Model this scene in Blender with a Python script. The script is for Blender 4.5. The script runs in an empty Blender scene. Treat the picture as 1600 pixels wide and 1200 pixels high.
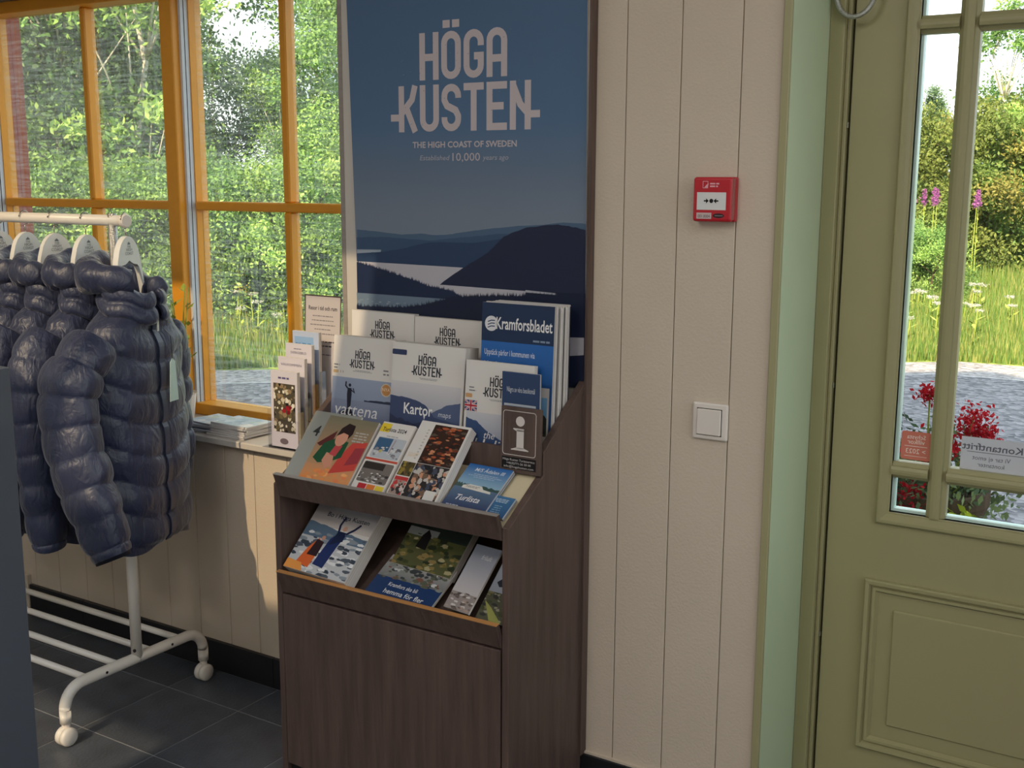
import bpy, math, random
from math import sin, cos, pi, radians
from mathutils import Vector, Matrix, noise

scene = bpy.context.scene
COL = scene.collection

# ------------------------------------------------------------------ camera, sky, sun, exposure
cam_data = bpy.data.cameras.new('camera')
cam_data.sensor_width = 36.0
cam_data.lens = 1774.36 / 1600 * 36.0
cam_data.clip_start = 0.05
cam_data.clip_end = 300
cam = bpy.data.objects.new('camera', cam_data)
COL.objects.link(cam)
YAW, PITCH, ROLL = radians(32.2527), radians(-10.1375), radians(0.2506)
fwd = Vector((-sin(YAW) * cos(PITCH), cos(YAW) * cos(PITCH), sin(PITCH)))
rgt = Vector((cos(YAW), sin(YAW), 0))
upv = rgt.cross(fwd)
r2 = rgt * cos(ROLL) + upv * sin(ROLL)
u2 = -rgt * sin(ROLL) + upv * cos(ROLL)
M = Matrix((r2, u2, -fwd)).transposed().to_4x4()
M.translation = Vector((0, 0, 1.5))
cam.matrix_world = M
scene.camera = cam

vs = scene.view_settings
vs.view_transform = 'Standard'
vs.look = 'None'
vs.gamma = 1.0
vs.exposure = 0.0
vs.use_curve_mapping = False

world = bpy.data.worlds.new('sky')
scene.world = world
world.use_nodes = True
wn = world.node_tree.nodes
wl = world.node_tree.links
bg = wn['Background']
bg.inputs[1].default_value = 2.2
tc = wn.new('ShaderNodeTexCoord')
nz = wn.new('ShaderNodeTexNoise')
nz.inputs['Scale'].default_value = 3.0
nz.inputs['Detail'].default_value = 5.0
cr = wn.new('ShaderNodeValToRGB')
cr.color_ramp.elements[0].position = 0.38
cr.color_ramp.elements[0].color = (0.62, 0.78, 1.0, 1)
cr.color_ramp.elements[1].position = 0.55
cr.color_ramp.elements[1].color = (1.0, 1.0, 1.0, 1)
wl.new(tc.outputs['Generated'], nz.inputs['Vector'])
wl.new(nz.outputs['Fac'], cr.inputs['Fac'])
wl.new(cr.outputs['Color'], bg.inputs[0])

SUN_DIR = Vector((-0.10, 1.0, -0.75)).normalized()
sun_data = bpy.data.lights.new('sun', 'SUN')
sun_data.energy = 13.0
sun_data.color = (1.0, 0.72, 0.46)
sun_data.angle = radians(0.6)
sun = bpy.data.objects.new('sun', sun_data)
sun.rotation_euler = SUN_DIR.to_track_quat('-Z', 'Y').to_euler()
sun.location = (-6, -4, 8)
COL.objects.link(sun)

# ------------------------------------------------------------------ helpers
def lin(c):
    return tuple((v / 255 / 12.92) if v / 255 <= 0.04045 else ((v / 255 + 0.055) / 1.055) ** 2.4 for v in c)

def tag(o, label=None, cat=None, group=None, kind=None):
    if label: o['label'] = label
    if cat: o['category'] = cat
    if group: o['group'] = group
    if kind: o['kind'] = kind
    return o

def empty(name, loc=(0, 0, 0), rot=(0, 0, 0), label=None, cat=None, group=None, kind=None):
    o = bpy.data.objects.new(name, None)
    o.empty_display_size = 0.05
    o.location = loc
    o.rotation_euler = rot
    COL.objects.link(o)
    return tag(o, label, cat, group, kind)

def link(name, me, parent=None, loc=(0, 0, 0), rot=(0, 0, 0)):
    o = bpy.data.objects.new(name, me)
    o.location = loc
    o.rotation_euler = rot
    COL.objects.link(o)
    if parent: o.parent = parent
    return o

def copy_tree(o, parent=None):
    c = o.copy()
    COL.objects.link(c)
    c.parent = parent
    for ch in list(o.children):
        copy_tree(ch, c)
    return c

class MB:
    """collects geometry for one mesh"""
    def __init__(s):
        s.v = []; s.f = []
    def add(s, vs_, fs):
        n = len(s.v)
        s.v += [tuple(p) for p in vs_]
        s.f += [tuple(i + n for i in f) for f in fs]
        return s
    def box(s, x0, x1, y0, y1, z0, z1):
        v = [(x, y, z) for z in (z0, z1) for y in (y0, y1) for x in (x0, x1)]
        return s.add(v, [(0, 2, 3, 1), (4, 5, 7, 6), (0, 1, 5, 4), (2, 6, 7, 3), (0, 4, 6, 2), (1, 3, 7, 5)])
    def prism(s, poly, axis, a, b):
        """poly = 2D points; axis 'x': (y,z), 'y': (x,z), 'z': (x,y)"""
        n = len(poly)
        def m(p, t):
            return (t, p[0], p[1]) if axis == 'x' else (p[0], t, p[1]) if axis == 'y' else (p[0], p[1], t)
        v = [m(p, a) for p in poly] + [m(p, b) for p in poly]
        f = [tuple(range(n))[::-1], tuple(range(n, 2 * n))]
        f += [(i, (i + 1) % n, (i + 1) % n + n, i + n) for i in range(n)]
        return s.add(v, f)
    def tube(s, path, rad, n=12, cap=True, flat=1.0):
        P = [Vector(p) for p in path]
        k = len(P)
        if not hasattr(rad, '__len__'): rad = [rad] * k
        t0 = (P[1] - P[0]).normalized()
        ref = Vector((0, 0, 1)) if abs(t0.z) < 0.9 else Vector((0, 1, 0))
        nrm = t0.cross(ref).normalized()
        vs_ = []
        for i in range(k):
            t = (P[min(i + 1, k - 1)] - P[max(i - 1, 0)]).normalized()
            nrm = (nrm - t * nrm.dot(t)).normalized()
            bn = t.cross(nrm)
            for j in range(n):
                a = 2 * pi * j / n
                vs_.append(P[i] + nrm * (rad[i] * cos(a)) + bn * (rad[i] * flat * sin(a)))
        fs = [(i * n + j, i * n + (j + 1) % n, (i + 1) * n + (j + 1) % n, (i + 1) * n + j) for i in range(k - 1) for j in range(n)]
        if cap:
            fs.append(tuple(range(n))[::-1])
            fs.append(tuple(range((k - 1) * n, k * n)))
        return s.add(vs_, fs)
    def lathe(s, prof, n=20, c=(0, 0, 0), axis='z'):
        vs_ = []
        for (r, z) in prof:
            for j in range(n):
                a = 2 * pi * j / n
                p = (r * cos(a), r * sin(a), z)
                if axis == 'x': p = (p[2], p[0], p[1])
                if axis == 'y': p = (p[0], p[2], p[1])
                vs_.append((c[0] + p[0], c[1] + p[1], c[2] + p[2]))
        k = len(prof)
        fs = [(i * n + j, i * n + (j + 1) % n, (i + 1) * n + (j + 1) % n, (i + 1) * n + j) for i in range(k - 1) for j in range(n)]
        fs.append(tuple(range(n))[::-1]); fs.append(tuple(range((k - 1) * n, k * n)))
        return s.add(vs_, fs)
    def mesh(s, name, mat, smooth=False):
        me = bpy.data.meshes.new(name)
        me.from_pydata(s.v, [], s.f)
        me.materials.append(mat)
        if smooth:
            me.polygons.foreach_set('use_smooth', [True] * len(me.polygons))
        me.update()
        return me
    def build(s, name, mat, parent=None, bevel=0, smooth=False, loc=(0, 0, 0), rot=(0, 0, 0), seg=1):
        o = link(name, s.mesh(name, mat, smooth), parent, loc, rot)
        if bevel:
            b = o.modifiers.new('bevel', 'BEVEL')
            b.width = bevel; b.segments = seg; b.limit_method = 'ANGLE'
        return o

def bx(name, x0, x1, y0, y1, z0, z1, mat, parent=None, bevel=0, seg=1):
    return MB().box(x0, x1, y0, y1, z0, z1).build(name, mat, parent, bevel, seg=seg)

# ------------------------------------------------------------------ materials
def new_mat(name):
    m = bpy.data.materials.new(name)
    m.use_nodes = True
    nt = m.node_tree
    return m, nt.nodes, nt.links, nt.nodes['Principled BSDF']

def mat(name, col, rough=0.5, spec=0.5, var=0.0, scale=8.0, stretch=(1, 1, 1), bump=0.0, bscale=60.0, metal=0.0, objrand=0.0, sheen=0.0, coords='Object', bstretch=None, detail=4.0):
    m, n, l, p = new_mat(name)
    c = lin(col)
    p.inputs['Base Color'].default_value = (*c, 1)
    p.inputs['Roughness'].default_value = rough
    p.inputs['Specular IOR Level'].default_value = spec
    p.inputs['Metallic'].default_value = metal
    if sheen:
        p.inputs['Sheen Weight'].default_value = sheen
        p.inputs['Sheen Roughness'].default_value = 0.4
    if var or bump or objrand:
        t = n.new('ShaderNodeTexCoord')
        mp = n.new('ShaderNodeMapping')
        mp.inputs['Scale'].default_value = stretch
        l.new(t.outputs[coords], mp.inputs['Vector'])
    last = None
    if var:
        nz_ = n.new('ShaderNodeTexNoise')
        nz_.inputs['Scale'].default_value = scale
        nz_.inputs['Detail'].default_value = detail
        l.new(mp.outputs[0], nz_.inputs['Vector'])
        mr = n.new('ShaderNodeMapRange')
        mr.inputs['From Min'].default_value = 0.25; mr.inputs['From Max'].default_value = 0.75
        mr.inputs['To Min'].default_value = 1 - var; mr.inputs['To Max'].default_value = 1 + var
        l.new(nz_.outputs['Fac'], mr.inputs['Value'])
        last = mr.outputs[0]
    if objrand:
        oi = n.new('ShaderNodeObjectInfo')
        mr2 = n.new('ShaderNodeMapRange')
        mr2.inputs['To Min'].default_value = 1 - objrand; mr2.inputs['To Max'].default_value = 1 + objrand
        l.new(oi.outputs['Random'], mr2.inputs['Value'])
        if last is not None:
            mu = n.new('ShaderNodeMath'); mu.operation = 'MULTIPLY'
            l.new(last, mu.inputs[0]); l.new(mr2.outputs[0], mu.inputs[1]); last = mu.outputs[0]
        else:
            last = mr2.outputs[0]
    if last is not None:
        vm = n.new('ShaderNodeVectorMath'); vm.operation = 'SCALE'
        vm.inputs[0].default_value = c
        l.new(last, vm.inputs['Scale'])
        l.new(vm.outputs[0], p.inputs['Base Color'])
    if bump:
        nb = n.new('ShaderNodeTexNoise')
        nb.inputs['Scale'].default_value = bscale
        nb.inputs['Detail'].default_value = 3
        if bstretch:
            mp2 = n.new('ShaderNodeMapping'); mp2.inputs['Scale'].default_value = bstretch
            l.new(t.outputs[coords], mp2.inputs['Vector']); l.new(mp2.outputs[0], nb.inputs['Vector'])
        else:
            l.new(mp.outputs[0], nb.inputs['Vector'])
        b = n.new('ShaderNodeBump'); b.inputs['Strength'].default_value = bump; b.inputs['Distance'].default_value = 0.01
        l.new(nb.outputs['Fac'], b.inputs['Height'])
        l.new(b.outputs[0], p.inputs['Normal'])
    return m

def glass_mat(name, tint, gloss=0.08, dirt=0.0, dirtcol=(0.8, 0.85, 0.8)):
    m = bpy.data.materials.new(name); m.use_nodes = True
    n = m.node_tree.nodes; l = m.node_tree.links
    n.clear()
    out = n.new('ShaderNodeOutputMaterial')
    tr = n.new('ShaderNodeBsdfTransparent'); tr.inputs[0].default_value = (*tint, 1)
    gl = n.new('ShaderNodeBsdfGlossy'); gl.inputs['Roughness'].default_value = 0.03
    lw = n.new('ShaderNodeFresnel'); lw.inputs['IOR'].default_value = 1.35
    mx = n.new('ShaderNodeMixShader')
    mm = n.new('ShaderNodeMath'); mm.operation = 'MULTIPLY'; mm.inputs[1].default_value = gloss * 10
    l.new(lw.outputs[0], mm.inputs[0]); l.new(mm.outputs[0], mx.inputs[0])
    l.new(tr.outputs[0], mx.inputs[1]); l.new(gl.outputs[0], mx.inputs[2])
    last = mx
    if dirt:
        t = n.new('ShaderNodeTexCoord')
        sums = None
        for sc in ((260, 40, 3), (9, 9, 150)):
            mp = n.new('ShaderNodeMapping'); mp.inputs['Scale'].default_value = sc
            l.new(t.outputs['Object'], mp.inputs['Vector'])
            z = n.new('ShaderNodeTexNoise'); z.inputs['Scale'].default_value = 1.0; z.inputs['Detail'].default_value = 3
            l.new(mp.outputs[0], z.inputs['Vector'])
            mr = n.new('ShaderNodeMapRange'); mr.inputs['From Min'].default_value = 0.42; mr.inputs['From Max'].default_value = 0.8
            mr.inputs['To Min'].default_value = 0; mr.inputs['To Max'].default_value = dirt
            l.new(z.outputs['Fac'], mr.inputs['Value'])
            if sums is None: sums = mr.outputs[0]
            else:
                ad = n.new('ShaderNodeMath'); ad.operation = 'ADD'
                l.new(sums, ad.inputs[0]); l.new(mr.outputs[0], ad.inputs[1]); sums = ad.outputs[0]
        df = n.new('ShaderNodeBsdfTranslucent'); df.inputs[0].default_value = (*dirtcol, 1)
        m2 = n.new('ShaderNodeMixShader')
        l.new(sums, m2.inputs[0]); l.new(mx.outputs[0], m2.inputs[1]); l.new(df.outputs[0], m2.inputs[2])
        last = m2
    l.new(last.outputs[0], out.inputs[0])
    return m

def attr_mat(name, rough=0.4, spec=0.4, transl=0.0):
    m, n, l, p = new_mat(name)
    a = n.new('ShaderNodeVertexColor'); a.layer_name = 'Col'
    l.new(a.outputs[0], p.inputs['Base Color'])
    p.inputs['Roughness'].default_value = rough
    p.inputs['Specular IOR Level'].default_value = spec
    if transl:
        out = n['Material Output']
        t = n.new('ShaderNodeBsdfTranslucent'); l.new(a.outputs[0], t.inputs[0])
        mx = n.new('ShaderNodeMixShader'); mx.inputs[0].default_value = transl
        l.new(p.outputs[0], mx.inputs[1]); l.new(t.outputs[0], mx.inputs[2]); l.new(mx.outputs[0], out.inputs[0])
    return m

M_CREAM = mat('cream_wall_paint', (206, 192, 175), 0.6, 0.3, var=0.03, scale=3, bump=0.12, bscale=160, objrand=0.02)
M_CREAM_DK = mat('cream_wall_backing', (120, 108, 95), 0.8, 0.2)
M_WALL = mat('room_wall_paint', (214, 206, 194), 0.8, 0.2)
M_CEIL = mat('ceiling_paint', (228, 226, 220), 0.9, 0.1)
M_SILL = mat('sill_paint', (200, 195, 188), 0.35, 0.5, var=0.03, scale=12)
M_TILE = mat('slate_floor_tile', (74, 79, 88), 0.38, 0.5, var=0.22, scale=14, bump=0.15, bscale=120, objrand=0.12)
M_GROUT = mat('floor_grout', (150, 152, 154), 0.9, 0.2, var=0.1, scale=30)
M_SKIRT = mat('black_skirting_tile', (26, 27, 32), 0.4, 0.5, var=0.15, scale=30)
M_YELLOW = mat('yellow_window_paint', (232, 158, 40), 0.38, 0.5, var=0.04, scale=20)
M_ALU = mat('pale_aluminium', (205, 212, 222), 0.35, 0.5)
M_RUBBER = mat('dark_gasket', (30, 30, 34), 0.7, 0.3)
M_RED_EXT = mat('falu_red_board', (150, 62, 48), 0.8, 0.2, var=0.1, scale=12)
M_GREEN = mat('sage_green_paint', (160, 155, 116), 0.42, 0.45, var=0.02, scale=6)
M_GREEN_LIT = mat('sage_green_daylit', (196, 212, 180), 0.45, 0.4, var=0.02, scale=6)  # sage green lightened to carry the daylight on the door reveal
M_WOOD = mat('dark_brown_wood', (90, 73, 67), 0.5, 0.4, var=0.28, scale=5, stretch=(9, 9, 0.7), bump=0.2, bscale=14, bstretch=(9, 9, 0.6), detail=8)
M_WOOD_IN = mat('dark_brown_wood_inside', (84, 68, 62), 0.6, 0.3, var=0.2, scale=5, stretch=(2, 9, 9), detail=6)
M_BIRCH = mat('pale_tray_board', (216, 202, 170), 0.5, 0.4, var=0.04, scale=8)
M_EDGE = mat('orange_lip_edge', (196, 140, 84), 0.5, 0.4, var=0.15, scale=10, stretch=(1, 8, 8))  # orange tone for the top edge of the lower lip
M_EDGE_G = mat('greyed_wood_edge', (150, 142, 136), 0.5, 0.4, var=0.12, scale=10, stretch=(1, 8, 8))
M_WHITE_METAL = mat('white_powder_coat', (225, 220, 212), 0.35, 0.5)
M_WHITE_PL = mat('white_plastic', (226, 218, 210), 0.4, 0.5)
M_GREY_PANEL = mat('dark_grey_laminate', (82, 88, 98), 0.6, 0.3)
M_PAPER = mat('white_paper', (232, 228, 224), 0.6, 0.3)
M_CARD = mat('white_card', (222, 218, 214), 0.5, 0.3)
M_STEEL = mat('brushed_steel', (190, 190, 188), 0.3, 0.5, metal=0.9, bump=0.4, bscale=400)
M_HOOK = mat('chrome_wire', (170, 165, 155), 0.25, 0.5, metal=0.9)
M_BLACK = mat('black_plastic', (28, 28, 30), 0.4, 0.5)
M_REDPL = mat('red_plastic', (190, 28, 44), 0.35, 0.5)
M_HANGER = mat('white_painted_hanger', (222, 222, 220), 0.4, 0.5)
M_PRINT = attr_mat('printed_ink', 0.4, 0.35)
M_BANNER = attr_mat('banner_print', 0.45, 0.3)
M_GLASS = glass_mat('window_glass', (0.95, 0.98, 0.95), 0.03, dirt=0.13, dirtcol=(0.75, 0.80, 0.76))
M_DGLASS = glass_mat('door_glass', (0.96, 0.99, 0.97), 0.08)
M_ACRYL = glass_mat('clear_acrylic', (0.975, 0.975, 0.99), 0.05)
M_EDGEGL = mat('glass_spacer', (196, 222, 214), 0.3, 0.5)

def page_mat(name, c1, c2, scale):
    m, n, l, p = new_mat(name)
    t = n.new('ShaderNodeTexCoord'); sp = n.new('ShaderNodeSeparateXYZ')
    l.new(t.outputs['Object'], sp.inputs[0])
    z = n.new('ShaderNodeTexNoise'); z.noise_dimensions = '1D'
    z.inputs['Scale'].default_value = scale; z.inputs['Detail'].default_value = 2
    l.new(sp.outputs['Y'], z.inputs['W'])
    r = n.new('ShaderNodeValToRGB')
    r.color_ramp.elements[0].position = 0.4; r.color_ramp.elements[0].color = (*lin(c1), 1)
    r.color_ramp.elements[1].position = 0.6; r.color_ramp.elements[1].color = (*lin(c2), 1)
    l.new(z.outputs['Fac'], r.inputs[0]); l.new(r.outputs[0], p.inputs['Base Color'])
    p.inputs['Roughness'].default_value = 0.7
    return m
M_PAGES = page_mat('stacked_page_edges', (206, 196, 190), (234, 228, 222), 400)
M_PAGES_B = page_mat('stacked_leaflet_edges', (70, 84, 112), (214, 210, 210), 500)
M_PAGES_N = page_mat('newsprint_edges', (150, 146, 146), (224, 218, 214), 900)

def fabric_mat():
    m, n, l, p = new_mat('navy_quilted_nylon')
    p.inputs['Base Color'].default_value = (*lin((41, 48, 76)), 1)
    p.inputs['Roughness'].default_value = 0.48
    p.inputs['Specular IOR Level'].default_value = 0.7
    p.inputs['Sheen Weight'].default_value = 0.35
    p.inputs['Sheen Roughness'].default_value = 0.35
    t = n.new('ShaderNodeTexCoord')
    h = None
    for sc, st, w in (((4, 4, 1.6), 10, 1.0), ((2, 2, 2), 7, 1.0)):
        mp = n.new('ShaderNodeMapping'); mp.inputs['Scale'].default_value = sc
        l.new(t.outputs['Object'], mp.inputs['Vector'])
        z = n.new('ShaderNodeTexNoise'); z.inputs['Scale'].default_value = st; z.inputs['Detail'].default_value = 3
        z.inputs['Distortion'].default_value = 0.8
        l.new(mp.outputs[0], z.inputs['Vector'])
        mu = n.new('ShaderNodeMath'); mu.operation = 'MULTIPLY'; mu.inputs[1].default_value = w
        l.new(z.outputs['Fac'], mu.inputs[0])
        if h is None: h = mu.outputs[0]
        else:
            ad = n.new('ShaderNodeMath'); l.new(h, ad.inputs[0]); l.new(mu.outputs[0], ad.inputs[1]); h = ad.outputs[0]
    b = n.new('ShaderNodeBump'); b.inputs['Strength'].default_value = 0.42; b.inputs['Distance'].default_value = 0.014
    l.new(h, b.inputs['Height']); l.new(b.outputs[0], p.inputs['Normal'])
    return m
M_FABRIC = fabric_mat()
M_LINING = mat('dark_lining', (30, 32, 42), 0.6, 0.3)
M_ZIP = mat('navy_zip', (44, 52, 78), 0.35, 0.5)

# ------------------------------------------------------------------ flat print (covers, signs, banner)
_tcache = {}
def text_mesh(s, offset=0.0):
    k = (s, offset)
    if k not in _tcache:
        cu = bpy.data.curves.new('t', 'FONT')
        cu.body = s; cu.size = 1.0; cu.resolution_u = 2; cu.offset = offset
        ob = bpy.data.objects.new('t', cu)
        me = ob.to_mesh()
        v = [(p.co.x, p.co.y) for p in me.vertices]
        f = [tuple(q.vertices) for q in me.polygons]
        ob.to_mesh_clear()
        bpy.data.objects.remove(ob); bpy.data.curves.remove(cu)
        xs = [p[0] for p in v] or [0]
        _tcache[k] = (v, f, min(xs), max(xs))
    return _tcache[k]

class Print:
    """a flat printed sheet: polygons in u (right), v (up), metres, with ink colours"""
    STEP = 0.00022
    def __init__(s, seed=1):
        s.v = []; s.f = []; s.c = []; s.r = random.Random(seed)
    def poly(s, pts, col, layer=0, cols=None):
        n = len(s.v)
        s.v += [(p[0], p[1], layer) for p in pts]
        s.f.append(tuple(range(n, n + len(pts))))
        cs = [lin(c) for c in cols] if cols else [lin(col)] * len(pts)
        s.c.append(cs)
    def rect(s, u0, v0, u1, v1, col, layer=0):
        s.poly([(u0, v0), (u1, v0), (u1, v1), (u0, v1)], col, layer)
    def grad(s, u0, v0, u1, v1, cbot, ctop, layer=0):
        s.poly([(u0, v0), (u1, v0), (u1, v1), (u0, v1)], None, layer, [cbot, cbot, ctop, ctop])
    def disc(s, u, v, r, col, layer=0, n=20, ry=None):
        s.poly([(u + r * cos(2 * pi * i / n), v + (ry or r) * sin(2 * pi * i / n)) for i in range(n)], col, layer)
    def rrect(s, u0, v0, u1, v1, r, col, layer=0):
        pts = []
        for (cx, cy, a0) in ((u1 - r, v1 - r, 0), (u0 + r, v1 - r, 90), (u0 + r, v0 + r, 180), (u1 - r, v0 + r, 270)):
            pts += [(cx + r * cos(radians(a0 + a)), cy + r * sin(radians(a0 + a))) for a in (0, 22.5, 45, 67.5, 90)]
        s.poly(pts, col, layer)
    def strip(s, pts, t, col, layer=0, closed=False):
        P = [Vector(p) for p in pts]; k = len(P)
        L = []; R = []
        for i in range(k):
            if closed: a, b = P[(i - 1) % k], P[(i + 1) % k]
            else: a, b = P[max(i - 1, 0)], P[min(i + 1, k - 1)]
            d1 = (P[i] - a); d2 = (b - P[i])
            d1 = d1.normalized() if d1.length > 1e-9 else d2.normalized()
            d2 = d2.normalized() if d2.length > 1e-9 else d1
            tdir = (d1 + d2).normalized()
            n_ = Vector((-tdir.y, tdir.x))
            c_ = max(0.5, n_.dot(Vector((-d1.y, d1.x))))
            L.append(P[i] + n_ * t / 2 / c_); R.append(P[i] - n_ * t / 2 / c_)
        for i in range(k if closed else k - 1):
            j = (i + 1) % k
            s.poly([R[i], R[j], L[j], L[i]], col, layer)
    def text(s, t, u, v, size, col, layer=1, align='L', width=None, shear=0.0, bold=0.0, sx=1.0):
        tv, tf, x0, x1 = text_mesh(t, bold)
        sc = size
        kx = size * sx
        if width: kx = width / max(1e-6, (x1 - x0))
        w = (x1 - x0) * kx
        du = u - x0 * kx - (w / 2 if align == 'C' else w if align == 'R' else 0)
        n = len(s.v)
        s.v += [(du + p[0] * kx + p[1] * sc * shear, v + p[1] * sc, layer) for p in tv]
        c = lin(col)
        for f in tf:
            s.f.append(tuple(i + n for i in f)); s.c.append([c] * len(f))
    def lines(s, u0, u1, v0, v1, n, col, layer=1, fill=0.5, center=False):
        """rows of tiny illegible print"""
        h = (v1 - v0) / n
        for i in range(n):
            w = (u1 - u0) * s.r.uniform(0.6, 1.0)
            a = (u0 + u1 - w) / 2 if center else u0
            v = v0 + i * h
            u = a
            while u < a + w:
                e = min(a + w, u + h * s.r.uniform(0.8, 2.6))
                s.rect(u, v, e, v + h * fill, col, layer)
                u = e + h * 0.35
    def blotch(s, u0, v0, u1, v1, cols, n, size, layer=1, flat=1.0):
        for i in range(n):
            cx, cy = s.r.uniform(u0, u1), s.r.uniform(v0, v1)
            r_ = size * s.r.uniform(0.5, 1.4)
            k = s.r.randint(5, 7); ph = s.r.uniform(0, 6)
            pts = []
            for j in range(k):
                rr = r_ * s.r.uniform(0.6, 1.1)
                pts.append((min(u1, max(u0, cx + rr * cos(ph + 2 * pi * j / k))), min(v1, max(v0, cy + rr * flat * sin(ph + 2 * pi * j / k)))))
            s.poly(pts, s.r.choice(cols), layer + i * 0.9 / n)
    def ridge(s, pts, vb, col, layer=1, rough=0.0, sub=1):
        q = []
        for (a, b) in zip(pts[:-1], pts[1:]):
            for i in range(sub):
                t = i / sub
                q.append((a[0] + (b[0] - a[0]) * t, a[1] + (b[1] - a[1]) * t + s.r.uniform(-rough, rough)))
        q.append(pts[-1])
        for (a, b) in zip(q[:-1], q[1:]):
            s.poly([(a[0], vb), (b[0], vb), b, a], col, layer)
    def logo(s, u, v, w, col, layer=1, tops_only=False):
        """the HOGA KUSTEN word mark; (u, v) = lower left, w = width over the side bars"""
        H = w / 3.9
        W, t, g = H * 0.5175, H * 0.152, H * 0.07
        lw = 6 * W + 5 * g
        def arc(cx, cy, r, a0, a1, n=10):
            return [(cx + r * cos(radians(a0 + (a1 - a0) * i / n)), cy + r * sin(radians(a0 + (a1 - a0) * i / n))) for i in range(n + 1)]
        def letter(ch, x, y):
            h = t / 2; r = W / 2 - h; ly = [layer]
            def S(pts, closed=False):
                s.strip([(x + a, y + b) for a, b in pts], t, col, ly[0], closed); ly[0] += 0.3
            if ch == 'H':
                S([(h, 0), (h, H)]); S([(W - h, 0), (W - h, H)]); S([(h, H * 0.48), (W - h, H * 0.48)])
            elif ch in 'OÖ':
                S(arc(W / 2, h + r, r, 180, 360) + arc(W / 2, H - h - r, r, 0, 180), True)
                if ch == 'Ö':
                    for k in (0.08, 0.56):
                        s.rect(x + W * k, y + H * 1.07, x + W * (k + 0.36), y + H * 1.23, col, layer)
            elif ch == 'G':
                S([(W - h, H * 0.66)] + arc(W / 2, H - h - r, r, 0, 180) + arc(W / 2, h + r, r, 180, 360) + [(W - h, H * 0.46)]); S([(W * 0.52, H * 0.45), (W, H * 0.45)])
            elif ch == 'A':
                S([(h, 0)] + arc(W / 2, H - h - r, r, 180, 0) + [(W - h, 0)]); S([(h, H * 0.38), (W - h, H * 0.38)])
            elif ch == 'K':
                S([(h, 0), (h, H)]); S([(h, H * 0.40), (W * 0.72, H * 0.70), (W - h * 0.8, H)]); S([(W * 0.42, H * 0.52), (W - h * 0.8, 0)])
            elif ch == 'U':
                S([(h, H)] + arc(W / 2, h + r, r, 180, 360) + [(W - h, H)])
            elif ch == 'S':
                S([(W - h, H * 0.70), (W - h, H - h - r)] + arc(W / 2, H - h - r, r, 0, 180) + [(h, H * 0.66), (W * 0.28, H * 0.54), (W * 0.72, H * 0.44), (W - h, H * 0.32)] + arc(W / 2, h + r, r, 0, -180) + [(h, H * 0.30)])
            elif ch == 'T':
                S([(W / 2, 0), (W / 2, H)]); S([(0, H - h), (W, H - h)])
            elif ch == 'E':
                S([(h, 0), (h, H)])
                for k, e in ((h, W), (H * 0.5, W * 0.84), (H - h, W)): S([(h, k), (e, k)])
            elif ch == 'N':
                S([(h, 0), (h, H)]); S([(W - h, 0), (W - h, H)]); S([(h, H * 0.92), (W * 0.5, H * 0.52), (W - h, H * 0.34)])
        x0 = u + (w - lw) / 2
        for i, ch in enumerate('KUSTEN'):
            letter(ch, x0 + i * (W + g), v)
        s.rect(u, v + H * 0.24, x0 + t * 0.5, v + H * 0.39, col, layer + 1)
        s.rect(x0 + lw - t * 0.5, v + H * 0.24, u + w, v + H * 0.39, col, layer + 1)
        lw2 = 4 * W + 3 * g
        x1 = u + (w - lw2) / 2
        for i, ch in enumerate('HÖGA'):
            letter(ch, x1 + i * (W + g), v + H * 1.1)
        return H
    def build(s, name, parent, material=None, y0=-0.0004, flip=False, origin=(0, 0)):
        """sheet facing local -Y; u -> local x, v -> local z"""
        me = bpy.data.meshes.new(name)
        me.from_pydata([((p[0] + origin[0]), y0 - p[2] * s.STEP, p[1] + origin[1]) for p in s.v], [], s.f)
        ca = me.color_attributes.new('Col', 'FLOAT_COLOR', 'CORNER')
        flat = []
        for c in s.c:
            for q in c: flat += [q[0], q[1], q[2], 1.0]
        ca.data.foreach_set('color', flat)
        me.materials.append(material or M_PRINT)
        me.update()
        return link(name, me, parent)
# ------------------------------------------------------------------ room shell
RX0, RX1, RY0, RZ1 = -4.05, 1.25, -3.5, 2.95
WY = 2.33                    # face of the boarded wall
WIN = (-3.84, -1.96, 0.727, 2.10)
DOOR = (-0.80, 0.24, 0.0, 2.16)

floor = tag(bx('floor', RX0 - 0.1, RX1 + 0.1, RY0 - 0.1, 2.70, -0.12, -0.0014, M_GROUT), kind='structure')
TX, TY, G = 0.292, 0.304, 0.0022
tile_me = MB().box(G, TX - G, G, TY - G, -0.006, 0.0).mesh('tile', M_TILE)
rest = MB()
ix0 = -2.284 - 7 * TX
for i in range(24):
    for j in range(-18, 2):
        x, y = ix0 + i * TX, 1.850 + j * TY
        if y + TY < RY0 or x > RX1: continue
        y1 = TY - G
        if y > 2.1:
            rest_y = 2.316 - y
            if i < 11:
                MB().box(G, TX - G, G, rest_y, -0.006, 0.0).build('tile', M_TILE, floor, loc=(x, y, 0))
            else:
                rest.box(x + G, x + TX - G, y + G, y + rest_y, -0.006, 0)
        elif y > 0.7 and i < 11:
            link('tile', tile_me, floor, (x, y, 0))
        else:
            rest.box(x + G, x + TX - G, y + G, y + TY - G, -0.006, 0)
tag(rest.build('tile_field', M_TILE, floor), kind='stuff')

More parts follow.
